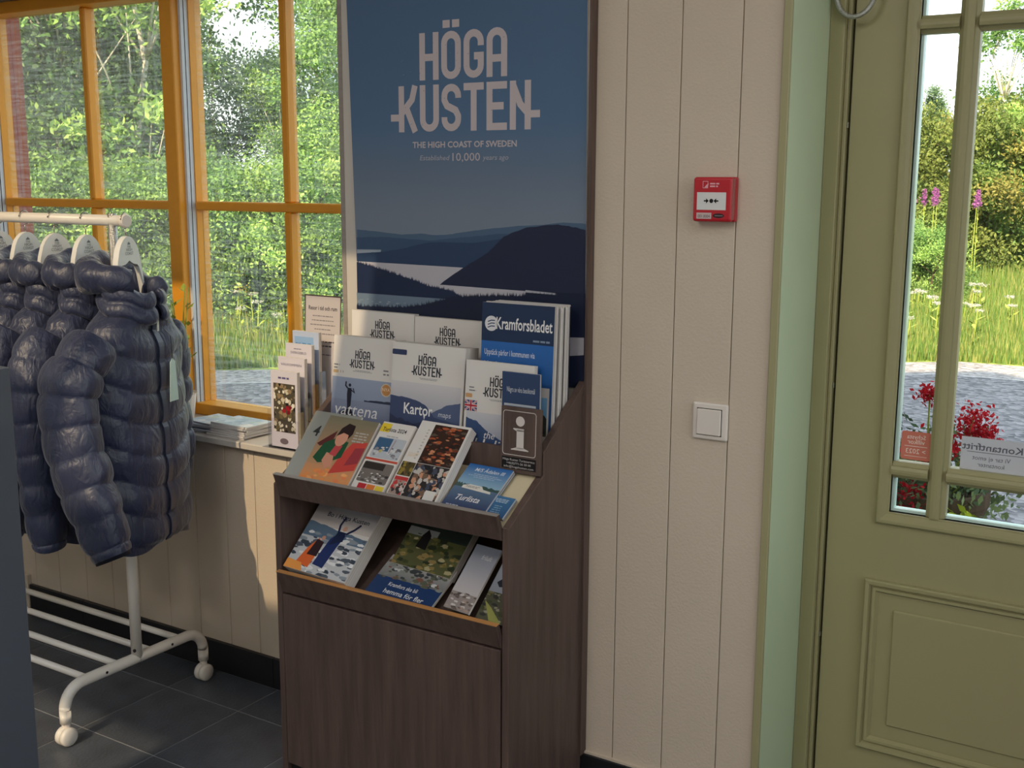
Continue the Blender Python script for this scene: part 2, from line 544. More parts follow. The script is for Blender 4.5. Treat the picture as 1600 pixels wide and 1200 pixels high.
b = MB()
b.box(RX0 - 0.1, WIN[0], WY + 0.012, 2.66, -0.3, RZ1)
b.box(WIN[0], WIN[1], WY + 0.012, 2.66, -0.3, WIN[2])
b.box(WIN[0], WIN[1], WY, 2.66, WIN[3], RZ1)
b.box(WIN[1], DOOR[0] - 0.017, WY + 0.012, 2.66, -0.3, RZ1)
b.box(DOOR[0] - 0.017, DOOR[1], WY, 2.66, DOOR[3], RZ1)
b.box(DOOR[0] - 0.017, DOOR[1], WY, 2.70, -0.3, -0.02)
b.box(DOOR[1], RX1 + 0.1, WY, 2.66, -0.3, RZ1)
wall_back = tag(b.build('wall_back', M_CREAM_DK), kind='structure')
edges = [-3.95, -3.84, -3.705, -3.57, -3.44, -3.31, -3.165, -3.03, -2.896, -2.755, -2.617, -2.485, -2.363, -2.232, -2.10, -1.96,
         -1.842, -1.71, -1.576, -1.442, -1.308, -1.174, -1.043, -0.906, -0.815]
for a, c in zip(edges[:-1], edges[1:]):
    top = WIN[2] if c < WIN[1] + 0.01 and a > WIN[0] - 0.01 else RZ1
    bx('plank', a + 0.0009, c - 0.0009, WY, WY + 0.012, 0.09, top, M_CREAM, wall_back, bevel=0.0012)
sk = tag(empty('baseboard_back'), kind='structure')
x = -3.47
while x < -0.83:
    bx('skirting_tile', x + 0.001, min(x + 0.292, -0.82) - 0.001, 2.317, WY + 0.012, 0, 0.094, M_SKIRT, sk, bevel=0.001)
    x += 0.292
bx('top_bead', -1.26, -0.815, 2.322, WY + 0.001, 0.0945, 0.100, M_CREAM, sk)
bx('corner_block', -3.56, -3.472, 2.312, WY + 0.012, 0, 0.13, M_CREAM, sk, bevel=0.003)
# reveal linings of the window recess
for nm, args in (('trim_1', (WIN[0] - 0.001, WIN[0] + 0.012, WY, 2.53, WIN[2], WIN[3])), ('trim_2', (WIN[1] - 0.012, WIN[1] + 0.001, WY, 2.53, WIN[2], WIN[3]))):
    tag(bx(nm, *args, M_CREAM), kind='structure')
sill = tag(bx('window_sill', WIN[0], WIN[1], 2.298, 2.53, 0.729, 0.7495, M_SILL, bevel=0.003), kind='structure')

# other walls of the room
L0, L1, LZ0, LZ1 = -2.7, -0.2, 0.6, 2.75
b = MB()
b.box(RX0 - 0.25, RX0, RY0, L0, -0.3, RZ1); b.box(RX0 - 0.25, RX0, L1, 2.66, -0.3, RZ1)
b.box(RX0 - 0.25, RX0, L0, L1, -0.3, LZ0); b.box(RX0 - 0.25, RX0, L0, L1, LZ1, RZ1)
tag(b.build('wall_left', M_WALL), kind='structure')
w7 = tag(empty('window_7', (RX0 - 0.12, 0, 0)), kind='structure')  # unseen window, added to brighten the wall under the sill
f = MB()
for (a, c) in ((L0, L0 + 0.06), (L1 - 0.06, L1)): f.box(-0.04, 0.04, a, c, LZ0, LZ1)
f.box(-0.04, 0.04, L0, L1, LZ0, LZ0 + 0.06); f.box(-0.04, 0.04, L0, L1, LZ1 - 0.06, LZ1)
f.build('frame', M_YELLOW, w7)
bx('pane', -0.004, 0.004, L0 + 0.05, L1 - 0.05, LZ0 + 0.05, LZ1 - 0.05, M_DGLASS, w7)
# right wall with a big window beside the door
Q0, Q1, QZ0, QZ1 = 0.20, 2.27, 0.65, 2.80
b = MB()
b.box(RX1, RX1 + 0.2, RY0, Q0, -0.3, RZ1); b.box(RX1, RX1 + 0.2, Q1, 2.66, -0.3, RZ1)
b.box(RX1, RX1 + 0.2, Q0, Q1, -0.3, QZ0); b.box(RX1, RX1 + 0.2, Q0, Q1, QZ1, RZ1)
tag(b.build('wall_right', M_WALL), kind='structure')
w4 = tag(empty('window_3', (RX1 + 0.10, 0, 0)), kind='structure')
f = MB()
for (a, c) in ((Q0, Q0 + 0.06), (Q1 - 0.06, Q1)): f.box(-0.04, 0.04, a, c, QZ0, QZ1)
f.box(-0.04, 0.04, Q0, Q1, QZ0, QZ0 + 0.06); f.box(-0.04, 0.04, Q0, Q1, QZ1 - 0.06, QZ1)
f.build('frame', M_YELLOW, w4)
bx('pane', -0.004, 0.004, Q0 + 0.05, Q1 - 0.05, QZ0 + 0.05, QZ1 - 0.05, M_DGLASS, w4)
tag(bx('wall_rear', RX0 - 0.25, RX1 + 0.2, RY0 - 0.2, RY0, -0.3, RZ1, M_WALL), kind='structure')
# ceiling with added roof windows, shaped to let in the sun patches
KS = [(-3.75, -1.88, -3.20, -2.02), (-3.75, -2.12, -1.08, 0.12), (-2.12, -1.62, -1.48, 0.12)]     # added roof windows x0, x1, y0, y1
xs_c = sorted({RX0 - 0.25, RX1 + 0.2} | {v_ for k_ in KS for v_ in k_[:2]})
ys_c = sorted({RY0 - 0.2, 2.66} | {v_ for k_ in KS for v_ in k_[2:]})
b = MB()
for xa, xb in zip(xs_c[:-1], xs_c[1:]):
    for ya, yb in zip(ys_c[:-1], ys_c[1:]):
        xm, ym = (xa + xb) / 2, (ya + yb) / 2
        if not any(k_[0] < xm < k_[1] and k_[2] < ym < k_[3] for k_ in KS):
            b.box(xa, xb, ya, yb, RZ1, RZ1 + 0.12)
tag(b.build('ceiling', M_CEIL), kind='structure')
for n_, (xa, xb, a, c) in enumerate(KS):
    w = tag(empty('window_%d' % (4 + n_), (0, 0, RZ1 + 0.12)), kind='structure')  # unseen roof openings, added for the sun
    f = MB()
    for q in (xa, xb - 0.02): f.box(q, q + 0.02, a, c, 0, 0.03)
    for q in (a, c - 0.02): f.box(xa, xb, q, q + 0.02, 0, 0.03)
    f.build('frame', M_WHITE_METAL, w)
    bx('pane', xa + 0.015, xb - 0.015, a + 0.015, c - 0.015, 0.02, 0.024, M_DGLASS, w)
# unseen gable above the entrance wall, shaped to throw its shadow over the gravel
tag(MB().prism([(-6.5, RZ1 + 0.12), (3.5, RZ1 + 0.12), (3.5, 3.3), (-0.9, 5.7), (-5.6, 3.2), (-6.5, 3.1)], 'y', 2.35, 2.66).build('wall_shade_gable', M_RED_EXT), kind='structure')

tag(bx('wall_shade_wing', -9.5, RX0 - 0.25, 2.35, 2.66, -0.3, 3.2, M_RED_EXT), kind='structure')  # unseen wall, added to keep sun off the gravel on the left

# ceiling lamps
m_dif, n_, l_, p_ = new_mat('lamp_diffuser')
p_.inputs['Emission Color'].default_value = (1, 0.96, 0.91, 1); p_.inputs['Emission Strength'].default_value = 3.0
LAMPS = [(0.3, 0.7, 7, 'near the glazed door'), (-1.25, -0.5, 17, 'over the middle of the room'), (0.3, -1.8, 11, 'at the back of the room'), (-1.3, -1.8, 20, 'left of the one at the back')]
for (x, y, e, where) in LAMPS:
    t = empty('ceiling_light', (x, y, RZ1), label='square white ceiling light panel ' + where, cat='ceiling light', group='ceiling light panels')
    bx('frame', -0.32, 0.32, -0.32, 0.32, -0.05, -0.001, M_WHITE_METAL, t, bevel=0.004)
    bx('diffuser', -0.29, 0.29, -0.29, 0.29, -0.053, -0.050, m_dif, t)
    ld = bpy.data.lights.new('ceiling_lamp', 'AREA')
    ld.shape = 'SQUARE'; ld.size = 0.56; ld.energy = e; ld.color = (1.0, 0.96, 0.91)
    lo = bpy.data.objects.new('ceiling_lamp', ld); COL.objects.link(lo)
    lo.parent = t; lo.location = (0, 0, -0.056)

# ------------------------------------------------------------------ window in the back wall
def window(name, x0, x1, vm):
    w = tag(empty(name, (0, 0, 0)), kind='structure')
    z0, z1 = 0.7495, 2.10
    bx('bottom_rail', x0, x1, 2.515, 2.60, z0, 0.786, M_YELLOW, w, bevel=0.002)
    bx('top_rail', x0, x1, 2.515, 2.60, 2.06, z1, M_YELLOW, w, bevel=0.002)
    for nm, a, c in (('stile', x0, x0 + 0.014), ('stile', x1 - 0.014, x1)):
        o = bx(nm, a, c, 2.552, 2.60, 0.786, 2.06, M_YELLOW, w)
    for a, c in ((x0, x0 + 0.010), (x1 - 0.010, x1)):
        bx('draught_strip', a, c, 2.522, 2.534, 0.786, 2.06, M_ALU, w)
        bx('gasket', a, c - 0.002 if a == x0 else c, 2.534, 2.538, 0.786, 2.06, M_RUBBER, w)
        bx('draught_strip', a, c, 2.538, 2.552, 0.786, 2.06, M_ALU, w)
    hz = 1.418
    bx('glazing_bar', x0 + 0.014, x1 - 0.014, 2.545, 2.592, hz - 0.014, hz + 0.014, M_YELLOW, w, bevel=0.004)
    for a, c in ((0.786, hz - 0.014), (hz + 0.014, 2.06)):
        bx('glazing_bar', vm - 0.0135, vm + 0.0135, 2.548, 2.592, a, c, M_YELLOW, w, bevel=0.004)
    for a, c in ((x0 + 0.014, vm - 0.012), (vm + 0.012, x1 - 0.014)):
        for e, g in ((0.786, hz - 0.012), (hz + 0.012, 2.06)):
            bx('pane', a, c, 2.574, 2.578, e, g, M_GLASS, w)
    return w
window('window_1', WIN[0] + 0.04, -2.868, -3.302)
window('window_2', -2.812, WIN[1] - 0.03, -2.408)
tag(bx('trim_3', -2.868, -2.812, 2.495, 2.60, 0.7495, 2.10, M_YELLOW, bevel=0.003), kind='structure')
tag(bx('trim_4', WIN[0] + 0.001, WIN[0] + 0.04, 2.505, 2.60, 0.7495, 2.10, M_YELLOW, bevel=0.003), kind='structure')
tag(bx('trim_5', WIN[1] - 0.03, WIN[1] - 0.001, 2.505, 2.60, 0.7495, 2.10, M_YELLOW, bevel=0.003), kind='structure')
tag(bx('trim_6', WIN[0] - 0.05, WIN[0] + 0.004, 2.605, 2.69, 0.72, 2.10, M_RED_EXT), kind='structure')

# ------------------------------------------------------------------ door, its frame and reveal
rv = tag(bx('trim_7', -0.8165, -0.7995, 2.330, 2.575, 0, 2.16, M_GREEN_LIT), kind='structure')      # reveal lining, daylight put into its paler colour
bx('edge_strip', -0.8167, -0.7993, 2.321, 2.330, 0, 2.16, M_GREEN, rv, bevel=0.0015)
df = tag(empty('trim_8', (0, 0, 0)), kind='structure')                                                   # door frame
bx('jamb', -0.7995, -0.766, 2.572, 2.66, 0, 2.16, M_GREEN, df, bevel=0.002)
bx('stop_bead', -0.766, -0.757, 2.590, 2.66, 0, 2.16, M_GREEN, df, bevel=0.002)
bx('gap_backing', -0.766, -0.735, 2.6515, 2.66, 0, 2.16, M_RUBBER, df)  # dark backing added to stop daylight showing through the door gap
bx('jamb', 0.17, 0.24, 2.572, 2.66, 0, 2.16, M_GREEN, df, bevel=0.002)
bx('head', -0.757, 0.17, 2.572, 2.66, 2.11, 2.16, M_GREEN, df, bevel=0.002)
bx('threshold', -0.757, 0.17, 2.58, 2.66, 0, 0.02, M_STEEL, df)

DY = 2.600
door = tag(empty('door_1', (0, DY, 0)), kind='structure')
dx0, dx1 = -0.7505, 0.163
gx0, gx1, gz0, gz1 = -0.612, 0.025, 0.753, 1.99
T = 0.05
bx('stile', dx0, gx0, 0, T, 0.022, 2.105, M_GREEN, door)
bx('stile', gx1, dx1, 0, T, 0.022, 2.105, M_GREEN, door)
bx('top_rail', gx0, gx1, 0, T, gz1, 2.105, M_GREEN, door)
bx('bottom_rail', gx0, gx1, 0, T, 0.022, gz0, M_GREEN, door)

def moulding(name, x0, x1, z0, z1, prof, parent, m):
    """mitred frame; prof = list of (inward offset, y)"""
    b = MB()
    rings = []
    for (o, y) in prof:
        rings.append([(x0 + o, y, z0 + o), (x1 - o, y, z0 + o), (x1 - o, y, z1 - o), (x0 + o, y, z1 - o)])
    v = [p for r in rings for p in r]
    fs = []
    for i in range(len(rings) - 1):
        for j in range(4):
            k = (j + 1) % 4
            fs.append((i * 4 + j, i * 4 + k, (i + 1) * 4 + k, (i + 1) * 4 + j))
    b.add(v, fs)
    return b.build(name, m, parent)
# moulding round the glass
moulding('glass_moulding', gx0 - 0.030, gx1 + 0.030, gz0 - 0.030, gz1 + 0.030, [(0, 0), (0.002, -0.008), (0.006, -0.012), (0.012, -0.012), (0.018, -0.006), (0.030, 0.004), (0.030, 0.045)], door, M_GREEN)
moulding('glass_spacer', gx0, gx1, gz0, gz1, [(0.0, 0.016), (0.006, 0.017), (0.006, 0.040)], door, M_EDGEGL)
# vertical and horizontal glazing bars with a ridged face
def bar_prof(w):
    return [(-w, 0.034), (-w, 0.010), (-w * 0.55, 0.004), (-w * 0.5, -0.004), (-w * 0.15, -0.006), (w * 0.15, -0.006), (w * 0.5, -0.004), (w * 0.55, 0.004), (w, 0.010), (w, 0.034)]
VX, HZ = (-0.512, -0.075), (0.853, 1.833)
for vx in VX:
    MB().prism([(vx + a, y) for a, y in bar_prof(0.021)], 'z', gz0, gz1).build('glazing_bar', M_GREEN, door)
for hz in HZ:
    for a, c in ((gx0, VX[0] - 0.02), (VX[0] + 0.02, VX[1] - 0.02), (VX[1] + 0.02, gx1)):
        MB().prism([(y, hz + q) for q, y in bar_prof(0.019)], 'x', a, c).build('glazing_bar', M_GREEN, door)
xs = [gx0, VX[0], VX[1], gx1]; zs = [gz0, HZ[0], HZ[1], gz1]
for i in range(3):
    for j in range(3):
        bx('pane', xs[i] + 0.003, xs[i + 1] - 0.003, 0.024, 0.028, zs[j] + 0.003, zs[j + 1] - 0.003, M_DGLASS, door)
# lower panel: two-step moulding, flat margin, raised field
px0, px1, pz0, pz1 = -0.655, 0.068, 0.165, 0.588
moulding('panel_moulding', px0, px1, pz0, pz1, [(0, 0.001), (0.001, -0.012), (0.004, -0.015), (0.012, -0.014), (0.016, -0.004), (0.018, -0.004), (0.020, -0.010), (0.026, -0.010), (0.032, 0.0), (0.034, -0.0005)], door, M_GREEN)
bx('raised_field', px0 + 0.068, px1 - 0.068, -0.006, 0.001, pz0 + 0.068, pz1 - 0.068, M_GREEN, door, bevel=0.003)
for z in (0.42, 1.03, 1.62):
    bx('hinge_screw', -0.7565, -0.7525, -0.006, -0.002, z, z + 0.012, M_HOOK, door)

# steel cable loop between door and frame
b = MB()
pts = []
for i in range(25):
    a = pi + pi * i / 24
    pts.append((-0.742 + 0.042 * cos(a), 2.560 + 0.012 * sin(a) * 0.4, 1.905 + 0.052 * sin(a)))
pts = [(-0.784, 2.562, 2.0)] + pts + [(-0.700, 2.562, 2.0)]
rad = [0.0052 + (0.0006 if i % 2 else 0) for i in range(len(pts))]
b.tube(pts, rad, 10)
tag(b.build('door_cable', M_STEEL, smooth=True), 'armoured steel door cable looping between green door and frame', 'cable')

# stickers on the door glass (they face outwards, so they read reversed from here)
def mirrored(p, w):
    p.v = [(w - a, c, d) for a, c, d in p.v]
st = empty('window_sticker', (-0.600, 2.6235, 0.877), label='small coral square sticker on the narrow door pane, lettering reversed', cat='sticker')
p = Print(3); w, h = 0.066, 0.066
p.rrect(0, 0, w, h, 0.006, (214, 128, 110), 0)
wt = (246, 236, 230)
p.text('Schysta', w / 2, 0.049, 0.014, wt, 1, 'C'); p.text('villkor', w / 2, 0.037, 0.015, wt, 1, 'C')
p.rect(0.008, 0.031, 0.058, 0.0322, wt, 1); p.text('> 2023', w / 2, 0.015, 0.016, wt, 1, 'C'); p.rect(0.008, 0.008, 0.058, 0.009, wt, 1)
mirrored(p, w); p.build('sticker_print', st)
st = empty('notice_sheet', (-0.470, 2.6235, 0.872), (0, radians(0), 0), label='white paper notice taped to the wide door pane, lettering reversed', cat='notice')
p = Print(4); w, h = 0.185, 0.074
p.rect(0, 0, w, h, (205, 208, 218), 0)
ink = (96, 98, 112)
p.text('Kontantfritt', w / 2 + 0.028, 0.046, 0.022, ink, 1, 'C', width=0.125, bold=0.012)
p.rect(0.05, 0.0405, 0.172, 0.0418, ink, 1)
p.text('Vi tar ej emot', w / 2 + 0.028, 0.024, 0.014, ink, 1, 'C'); p.text('kontanter', w / 2 + 0.028, 0.009, 0.014, ink, 1, 'C')
mirrored(p, w); p.build('notice_print', st)

# ------------------------------------------------------------------ on the boarded wall
t = empty('fire_alarm_button', (-0.948, 2.33, 1.463), label='red fire alarm call point with white break panel on the boarded wall', cat='fire alarm')
bx('back_box', -0.046, 0.046, -0.016, 0, -0.047, 0.047, M_REDPL, t, bevel=0.003, seg=2)
bx('front_cover', -0.044, 0.044, -0.034, -0.016, -0.047, 0.047, M_REDPL, t, bevel=0.006, seg=3)
bx('clear_flap', 0.0445, 0.0475, -0.034, -0.006, -0.042, 0.044, M_ACRYL, t)
p = Print(5)
p.rect(-0.034, -0.022, 0.032, 0.015, (222, 222, 222), 0)
bk = (20, 20, 24)
p.disc(-0.001, -0.003, 0.0045, bk, 1)
for sgn, u in ((1, -0.018), (-1, 0.015)):
    p.rect(min(u, u + sgn * 0.006), -0.0045, max(u, u + sgn * 0.006), -0.0015, bk, 1)
    p.poly([(u + sgn * 0.005, -0.0085), (u + sgn * 0.011, -0.003), (u + sgn * 0.005, 0.0025)], bk, 1)
pk = (232, 170, 180)
p.strip([(-0.021, 0.024), (-0.021, 0.038), (-0.010, 0.038), (-0.010, 0.024), (-0.021, 0.024)], 0.0012, pk, 1)
p.poly([(-0.018, 0.025), (-0.010, 0.025), (-0.008, 0.034), (-0.013, 0.031)], pk, 1.5)
p.lines(-0.005, 0.016, 0.026, 0.037, 2, pk, 1, 0.6)
p.rect(-0.034, -0.041, 0.0, -0.028, (206, 186, 186), 1); p.text('001.0004', -0.017, -0.0385, 0.0095, (60, 50, 54), 2, 'C', width=0.027)
p.disc(0.016, -0.034, 0.013, (58, 30, 38), 1, 20, 0.005); p.rect(0.008, -0.0348, 0.026, -0.0332, (130, 130, 130), 2)
p.build('panel_print', t, y0=-0.0345)

t = empty('light_switch', (-0.945, 2.33, 0.976), label='square white light switch with single rocker on the boarded wall', cat='light switch')
bx('frame', -0.0415, 0.0415, -0.010, 0, -0.0415, 0.0415, M_WHITE_PL, t, bevel=0.004, seg=2)
bx('rocker', -0.029, 0.027, -0.0155, -0.009, -0.030, 0.028, M_WHITE_PL, t, bevel=0.0015)
bx('rocker_gap', -0.0305, 0.0285, -0.0105, -0.0095, -0.0315, 0.0295, M_BLACK, t)

# dark panel of a fixture at the left edge
t = empty('display_unit', (-2.042, 1.30, 0), label='plain dark grey laminate panel at the left edge of the picture', cat='display unit')
bx('side_panel', -0.095, 0.055, -0.16, 0.02, 0.06, 1.14, M_GREY_PANEL, t, bevel=0.002)
bx('plinth', -0.08, 0.03, -0.15, 0.015, 0, 0.06, M_BLACK, t)

# ------------------------------------------------------------------ leaflet cabinet with tall back board
CX0, CX1 = -1.941, -1.253
t = empty('leaflet_cabinet', (0, 0, 0), label='dark brown wooden leaflet cabinet with two slanted trays and tall back board', cat='cabinet')
side = [(1.977, 0.0), (2.312, 0.0), (2.312, 1.040), (2.306, 1.036), (2.120, 0.905), (2.120, 0.852), (1.977, 0.765)]
for a in (CX0, CX1 - 0.018):
    MB().prism(side, 'x', a, a + 0.018).build('side_panel', M_WOOD, t, bevel=0.0012)
i0, i1 = CX0 + 0.018, CX1 - 0.018
bx('door', i0 + 0.003, i1 - 0.003, 1.975, 1.993, 0.03, 0.484, M_WOOD, t, bevel=0.001)
bx('plinth', i0, i1, 1.99, 2.0, 0.0, 0.03, M_BLACK, t)
def slab(name, x0, x1, pts, m, bevel=0.0012):
    return MB().prism(pts, 'x', x0, x1).build(name, m, t, bevel=bevel)
def lip(zb, zt, top_mat):
    # outward tilted front lip with a visible top edge
    L = slab('front_lip', i0 + 0.001, i1 - 0.001, [(1.978, zb), (1.956, zt), (1.968, zt + 0.002), (1.990, zb + 0.004)], M_WOOD)
    o = MB().prism([(1.9555, zt + 0.0002), (1.9685, zt + 0.0022), (1.9685, zt + 0.0032), (1.9555, zt + 0.0012)], 'x', i0 + 0.001, i1 - 0.001).build('lip_edge', top_mat, L)
lip(0.735, 0.795, M_EDGE_G)
slab('upper_tray', i0, i1, [(1.985, 0.752), (2.120, 0.838), (2.120, 0.849), (1.980, 0.762)], M_BIRCH)
lip(0.488, 0.547, M_EDGE)
slab('lower_tray', i0, i1, [(1.985, 0.498), (2.240, 0.640), (2.240, 0.652), (1.980, 0.510)], M_WOOD_IN)
bx('compartment_back', i0, i1, 2.24, 2.25, 0.5, 0.84, M_WOOD_IN, t)
bx('pocket_front', i0, i1, 2.118, 2.130, 0.835, 0.905, M_WOOD, t, bevel=0.001)
bx('pocket_floor', i0, i1, 2.130, 2.300, 0.835, 0.850, M_WOOD_IN, t)
bb = bx('back_board', -1.992, CX1, 2.3135, 2.3285, 0.100, 2.30, M_SILL, t)
bx('board_edge', CX1, CX1 + 0.006, 2.302, 2.329, 0.0955, 2.30, M_WOOD, bb)
bx('board_edge', -1.9925, -1.979, 2.3115, 2.3138, 0.76, 2.30, M_EDGE_G, bb)

# banner on the back board
bn = empty('banner', (0, 2.3135, 0), label='tall blue coastal landscape banner with white HÖGA KUSTEN lettering', cat='banner')
T0, B0 = 2.24, 1.02
def xl(z): return -1.938 - (z - 1.17) * 0.026
def xr(z): return -1.257 - (z - 1.21) * 0.010
MB().prism([(xl(B0) - 0.0005, B0), (xr(B0) + 0.0005, B0), (xr(T0) + 0.0005, T0), (xl(T0) - 0.0005, T0)], 'y', -0.0035, 0).build('banner_sheet', M_CARD, bn)
p = Print(7)
stops = [(B0, (30, 40, 66)), (1.30, (122, 134, 150)), (1.42, (120, 132, 150)), (1.52, (104, 122, 146)), (1.64, (84, 114, 148)), (1.80, (80, 110, 144)), (T0, (78, 104, 136))]
for (za, ca), (zb, cb) in zip(stops[:-1], stops[1:]):
    p.poly([(xl(za), za), (xr(za), za), (xr(zb), zb), (xl(zb), zb)], None, 0, [ca, ca, cb, cb])
far = [(-1.938, 1.374), (-1.88, 1.371), (-1.791, 1.365), (-1.731, 1.369), (-1.681, 1.366), (-1.642, 1.369), (-1.603, 1.376), (-1.556, 1.382), (-1.51, 1.388), (-1.442, 1.395), (-1.375, 1.399), (-1.319, 1.406), (-1.259, 1.404)]
p.ridge(far, 1.30, (76, 100, 128), 1, 0.0006, 4)
mid = [(-1.939, 1.353), (-1.854, 1.357), (-1.761, 1.354), (-1.701, 1.352), (-1.642, 1.359), (-1.58, 1.365), (-1.51, 1.373), (-1.464, 1.376), (-1.40, 1.37)]
p.ridge(mid, 1.30, (60, 84, 114), 2, 0.0006, 4)
p.poly([(-1.939, 1.312), (-1.86, 1.318), (-1.858, 1.324), (-1.939, 1.322)], (150, 164, 180), 2.5)
third = [(-1.940, 1.311), (-1.854, 1.319), (-1.777, 1.331), (-1.721, 1.345), (-1.676, 1.35), (-1.58, 1.35), (-1.491, 1.362), (-1.42, 1.362)]
p.ridge(third, 1.288, (44, 66, 98), 3, 0.0008, 5)
p.poly([(-1.940, 1.291), (-1.604, 1.289), (-1.50, 1.27), (-1.30, 1.22), (-1.604, 1.205), (-1.941, 1.205)], (188, 186, 196), 4)
big = [(-1.672, 1.243), (-1.604, 1.286), (-1.528, 1.328), (-1.482, 1.368), (-1.419, 1.391), (-1.332, 1.4), (-1.298, 1.396), (-1.2588, 1.389)]
q = []
for a, c in zip(big[:-1], big[1:]):
    for k in range(6):
        s_ = k / 6; q.append((a[0] + (c[0] - a[0]) * s_, a[1] + (c[1] - a[1]) * s_ + p.r.uniform(0, 0.0022)))
q.append(big[-1])
for a, c in zip(q[:-1], q[1:]):
    fb = lambda x: 1.2435 - 0.004 * (x + 1.67) / 0.4
    p.poly([(a[0], fb(a[0])), (c[0], fb(c[0])), c, a], (34, 42, 68), 5)
p.rect(-1.42, 1.15, -1.2575, 1.243, (28, 38, 60), 5.2)
p.poly([(-1.42, 1.238), (-1.334, 1.2365), (-1.335, 1.2405), (-1.42, 1.2435)], (176, 176, 186), 5.6)
p.poly([(-1.941, 1.168), (-1.60, 1.168), (-1.604, 1.216), (-1.7, 1.211), (-1.942, 1.209)], (110, 128, 148), 6)
p.blotch(-1.94, 1.17, -1.78, 1.195, [(150, 160, 172), (128, 142, 158)], 24, 0.006, 6.1, 0.35)
def trees(pts, vb, col, layer, h, step):
    for a, c in zip(pts[:-1], pts[1:]):
        n_ = max(1, int((c[0] - a[0]) / step))
        for i in range(n_):
            s0, s1 = i / n_, (i + 1) / n_
            x0, x1 = a[0] + (c[0] - a[0]) * s0, a[0] + (c[0] - a[0]) * s1
            z0 = a[1] + (c[1] - a[1]) * s0; hh = h * p.r.uniform(0.15, 1)
            zb = vb((x0 + x1) / 2) if callable(vb) else vb
            p.poly([(x0, zb), (x1, zb), (x1, z0 + hh * 0.2), ((x0 + x1) / 2, z0 + hh), (x0, z0 + hh * 0.2)], col, layer)
trees([(-1.940, 1.288), (-1.882, 1.276), (-1.824, 1.264), (-1.762, 1.251), (-1.712, 1.237), (-1.643, 1.229), (-1.604, 1.215)], lambda x: 1.2085, (34, 46, 76), 7, 0.010, 0.0035)
trees([(-1.9425, 1.171), (-1.784, 1.178), (-1.723, 1.188), (-1.628, 1.214), (-1.533, 1.221), (-1.334, 1.234), (-1.2575, 1.240)], B0 + 0.01, (27, 36, 60), 8, 0.012, 0.0035)
p.poly([(-1.296, 1.095), (-1.2585, 1.10), (-1.2583, 1.141), (-1.296, 1.139)], (168, 166, 176), 9)
wht = (196, 186, 190)
lg = p.logo(-1.820, 1.6185, 0.436, wht, 2)
for k in range(60):   # worn specks in the lettering
    x, z = p.r.uniform(-1.80, -1.40), p.r.uniform(1.62, 1.85)
    p.disc(x, z, p.r.uniform(0.0006, 0.0020), (120, 128, 148), 2.6, 6, 0.0009)
p.text('THE HIGH COAST OF SWEDEN', -1.600, 1.580, 0.0205, wht, 2, 'C', width=0.306, bold=0.022)
p.text('Established', -1.731, 1.5495, 0.017, (176, 174, 184), 2, 'L', width=0.088, shear=0.22)
p.text('10,000', -1.632, 1.5475, 0.0275, wht, 2, 'L', width=0.081)
p.text('years ago', -1.543, 1.5495, 0.017, (176, 174, 184), 2, 'L', width=0.072, shear=0.22)
p.build('banner_print', bn, M_BANNER, y0=-0.0036)

# ------------------------------------------------------------------ brochures
def brochure(name, label, w, h, th, loc, lean, rotz, draw, seed=1, pages=None, cover=(226, 222, 218), cat='brochure', group=None, bend=0):
    """w wide, h tall, th thick block; local x centred, face towards local -Y, rests on z = 0; lean in degrees backwards"""
    o = empty(name, loc, (radians(-lean), 0, radians(rotz)), label, cat, group)
    bx('pages', -w / 2, w / 2, 0.0006, th, 0, h, pages or M_PAGES, o)
    p = Print(seed)
    p.rect(0, 0, w, h, cover, 0)
    draw(p, w, h)
    p.build('cover', o, y0=0.0004, origin=(-w / 2, 0))
    return o

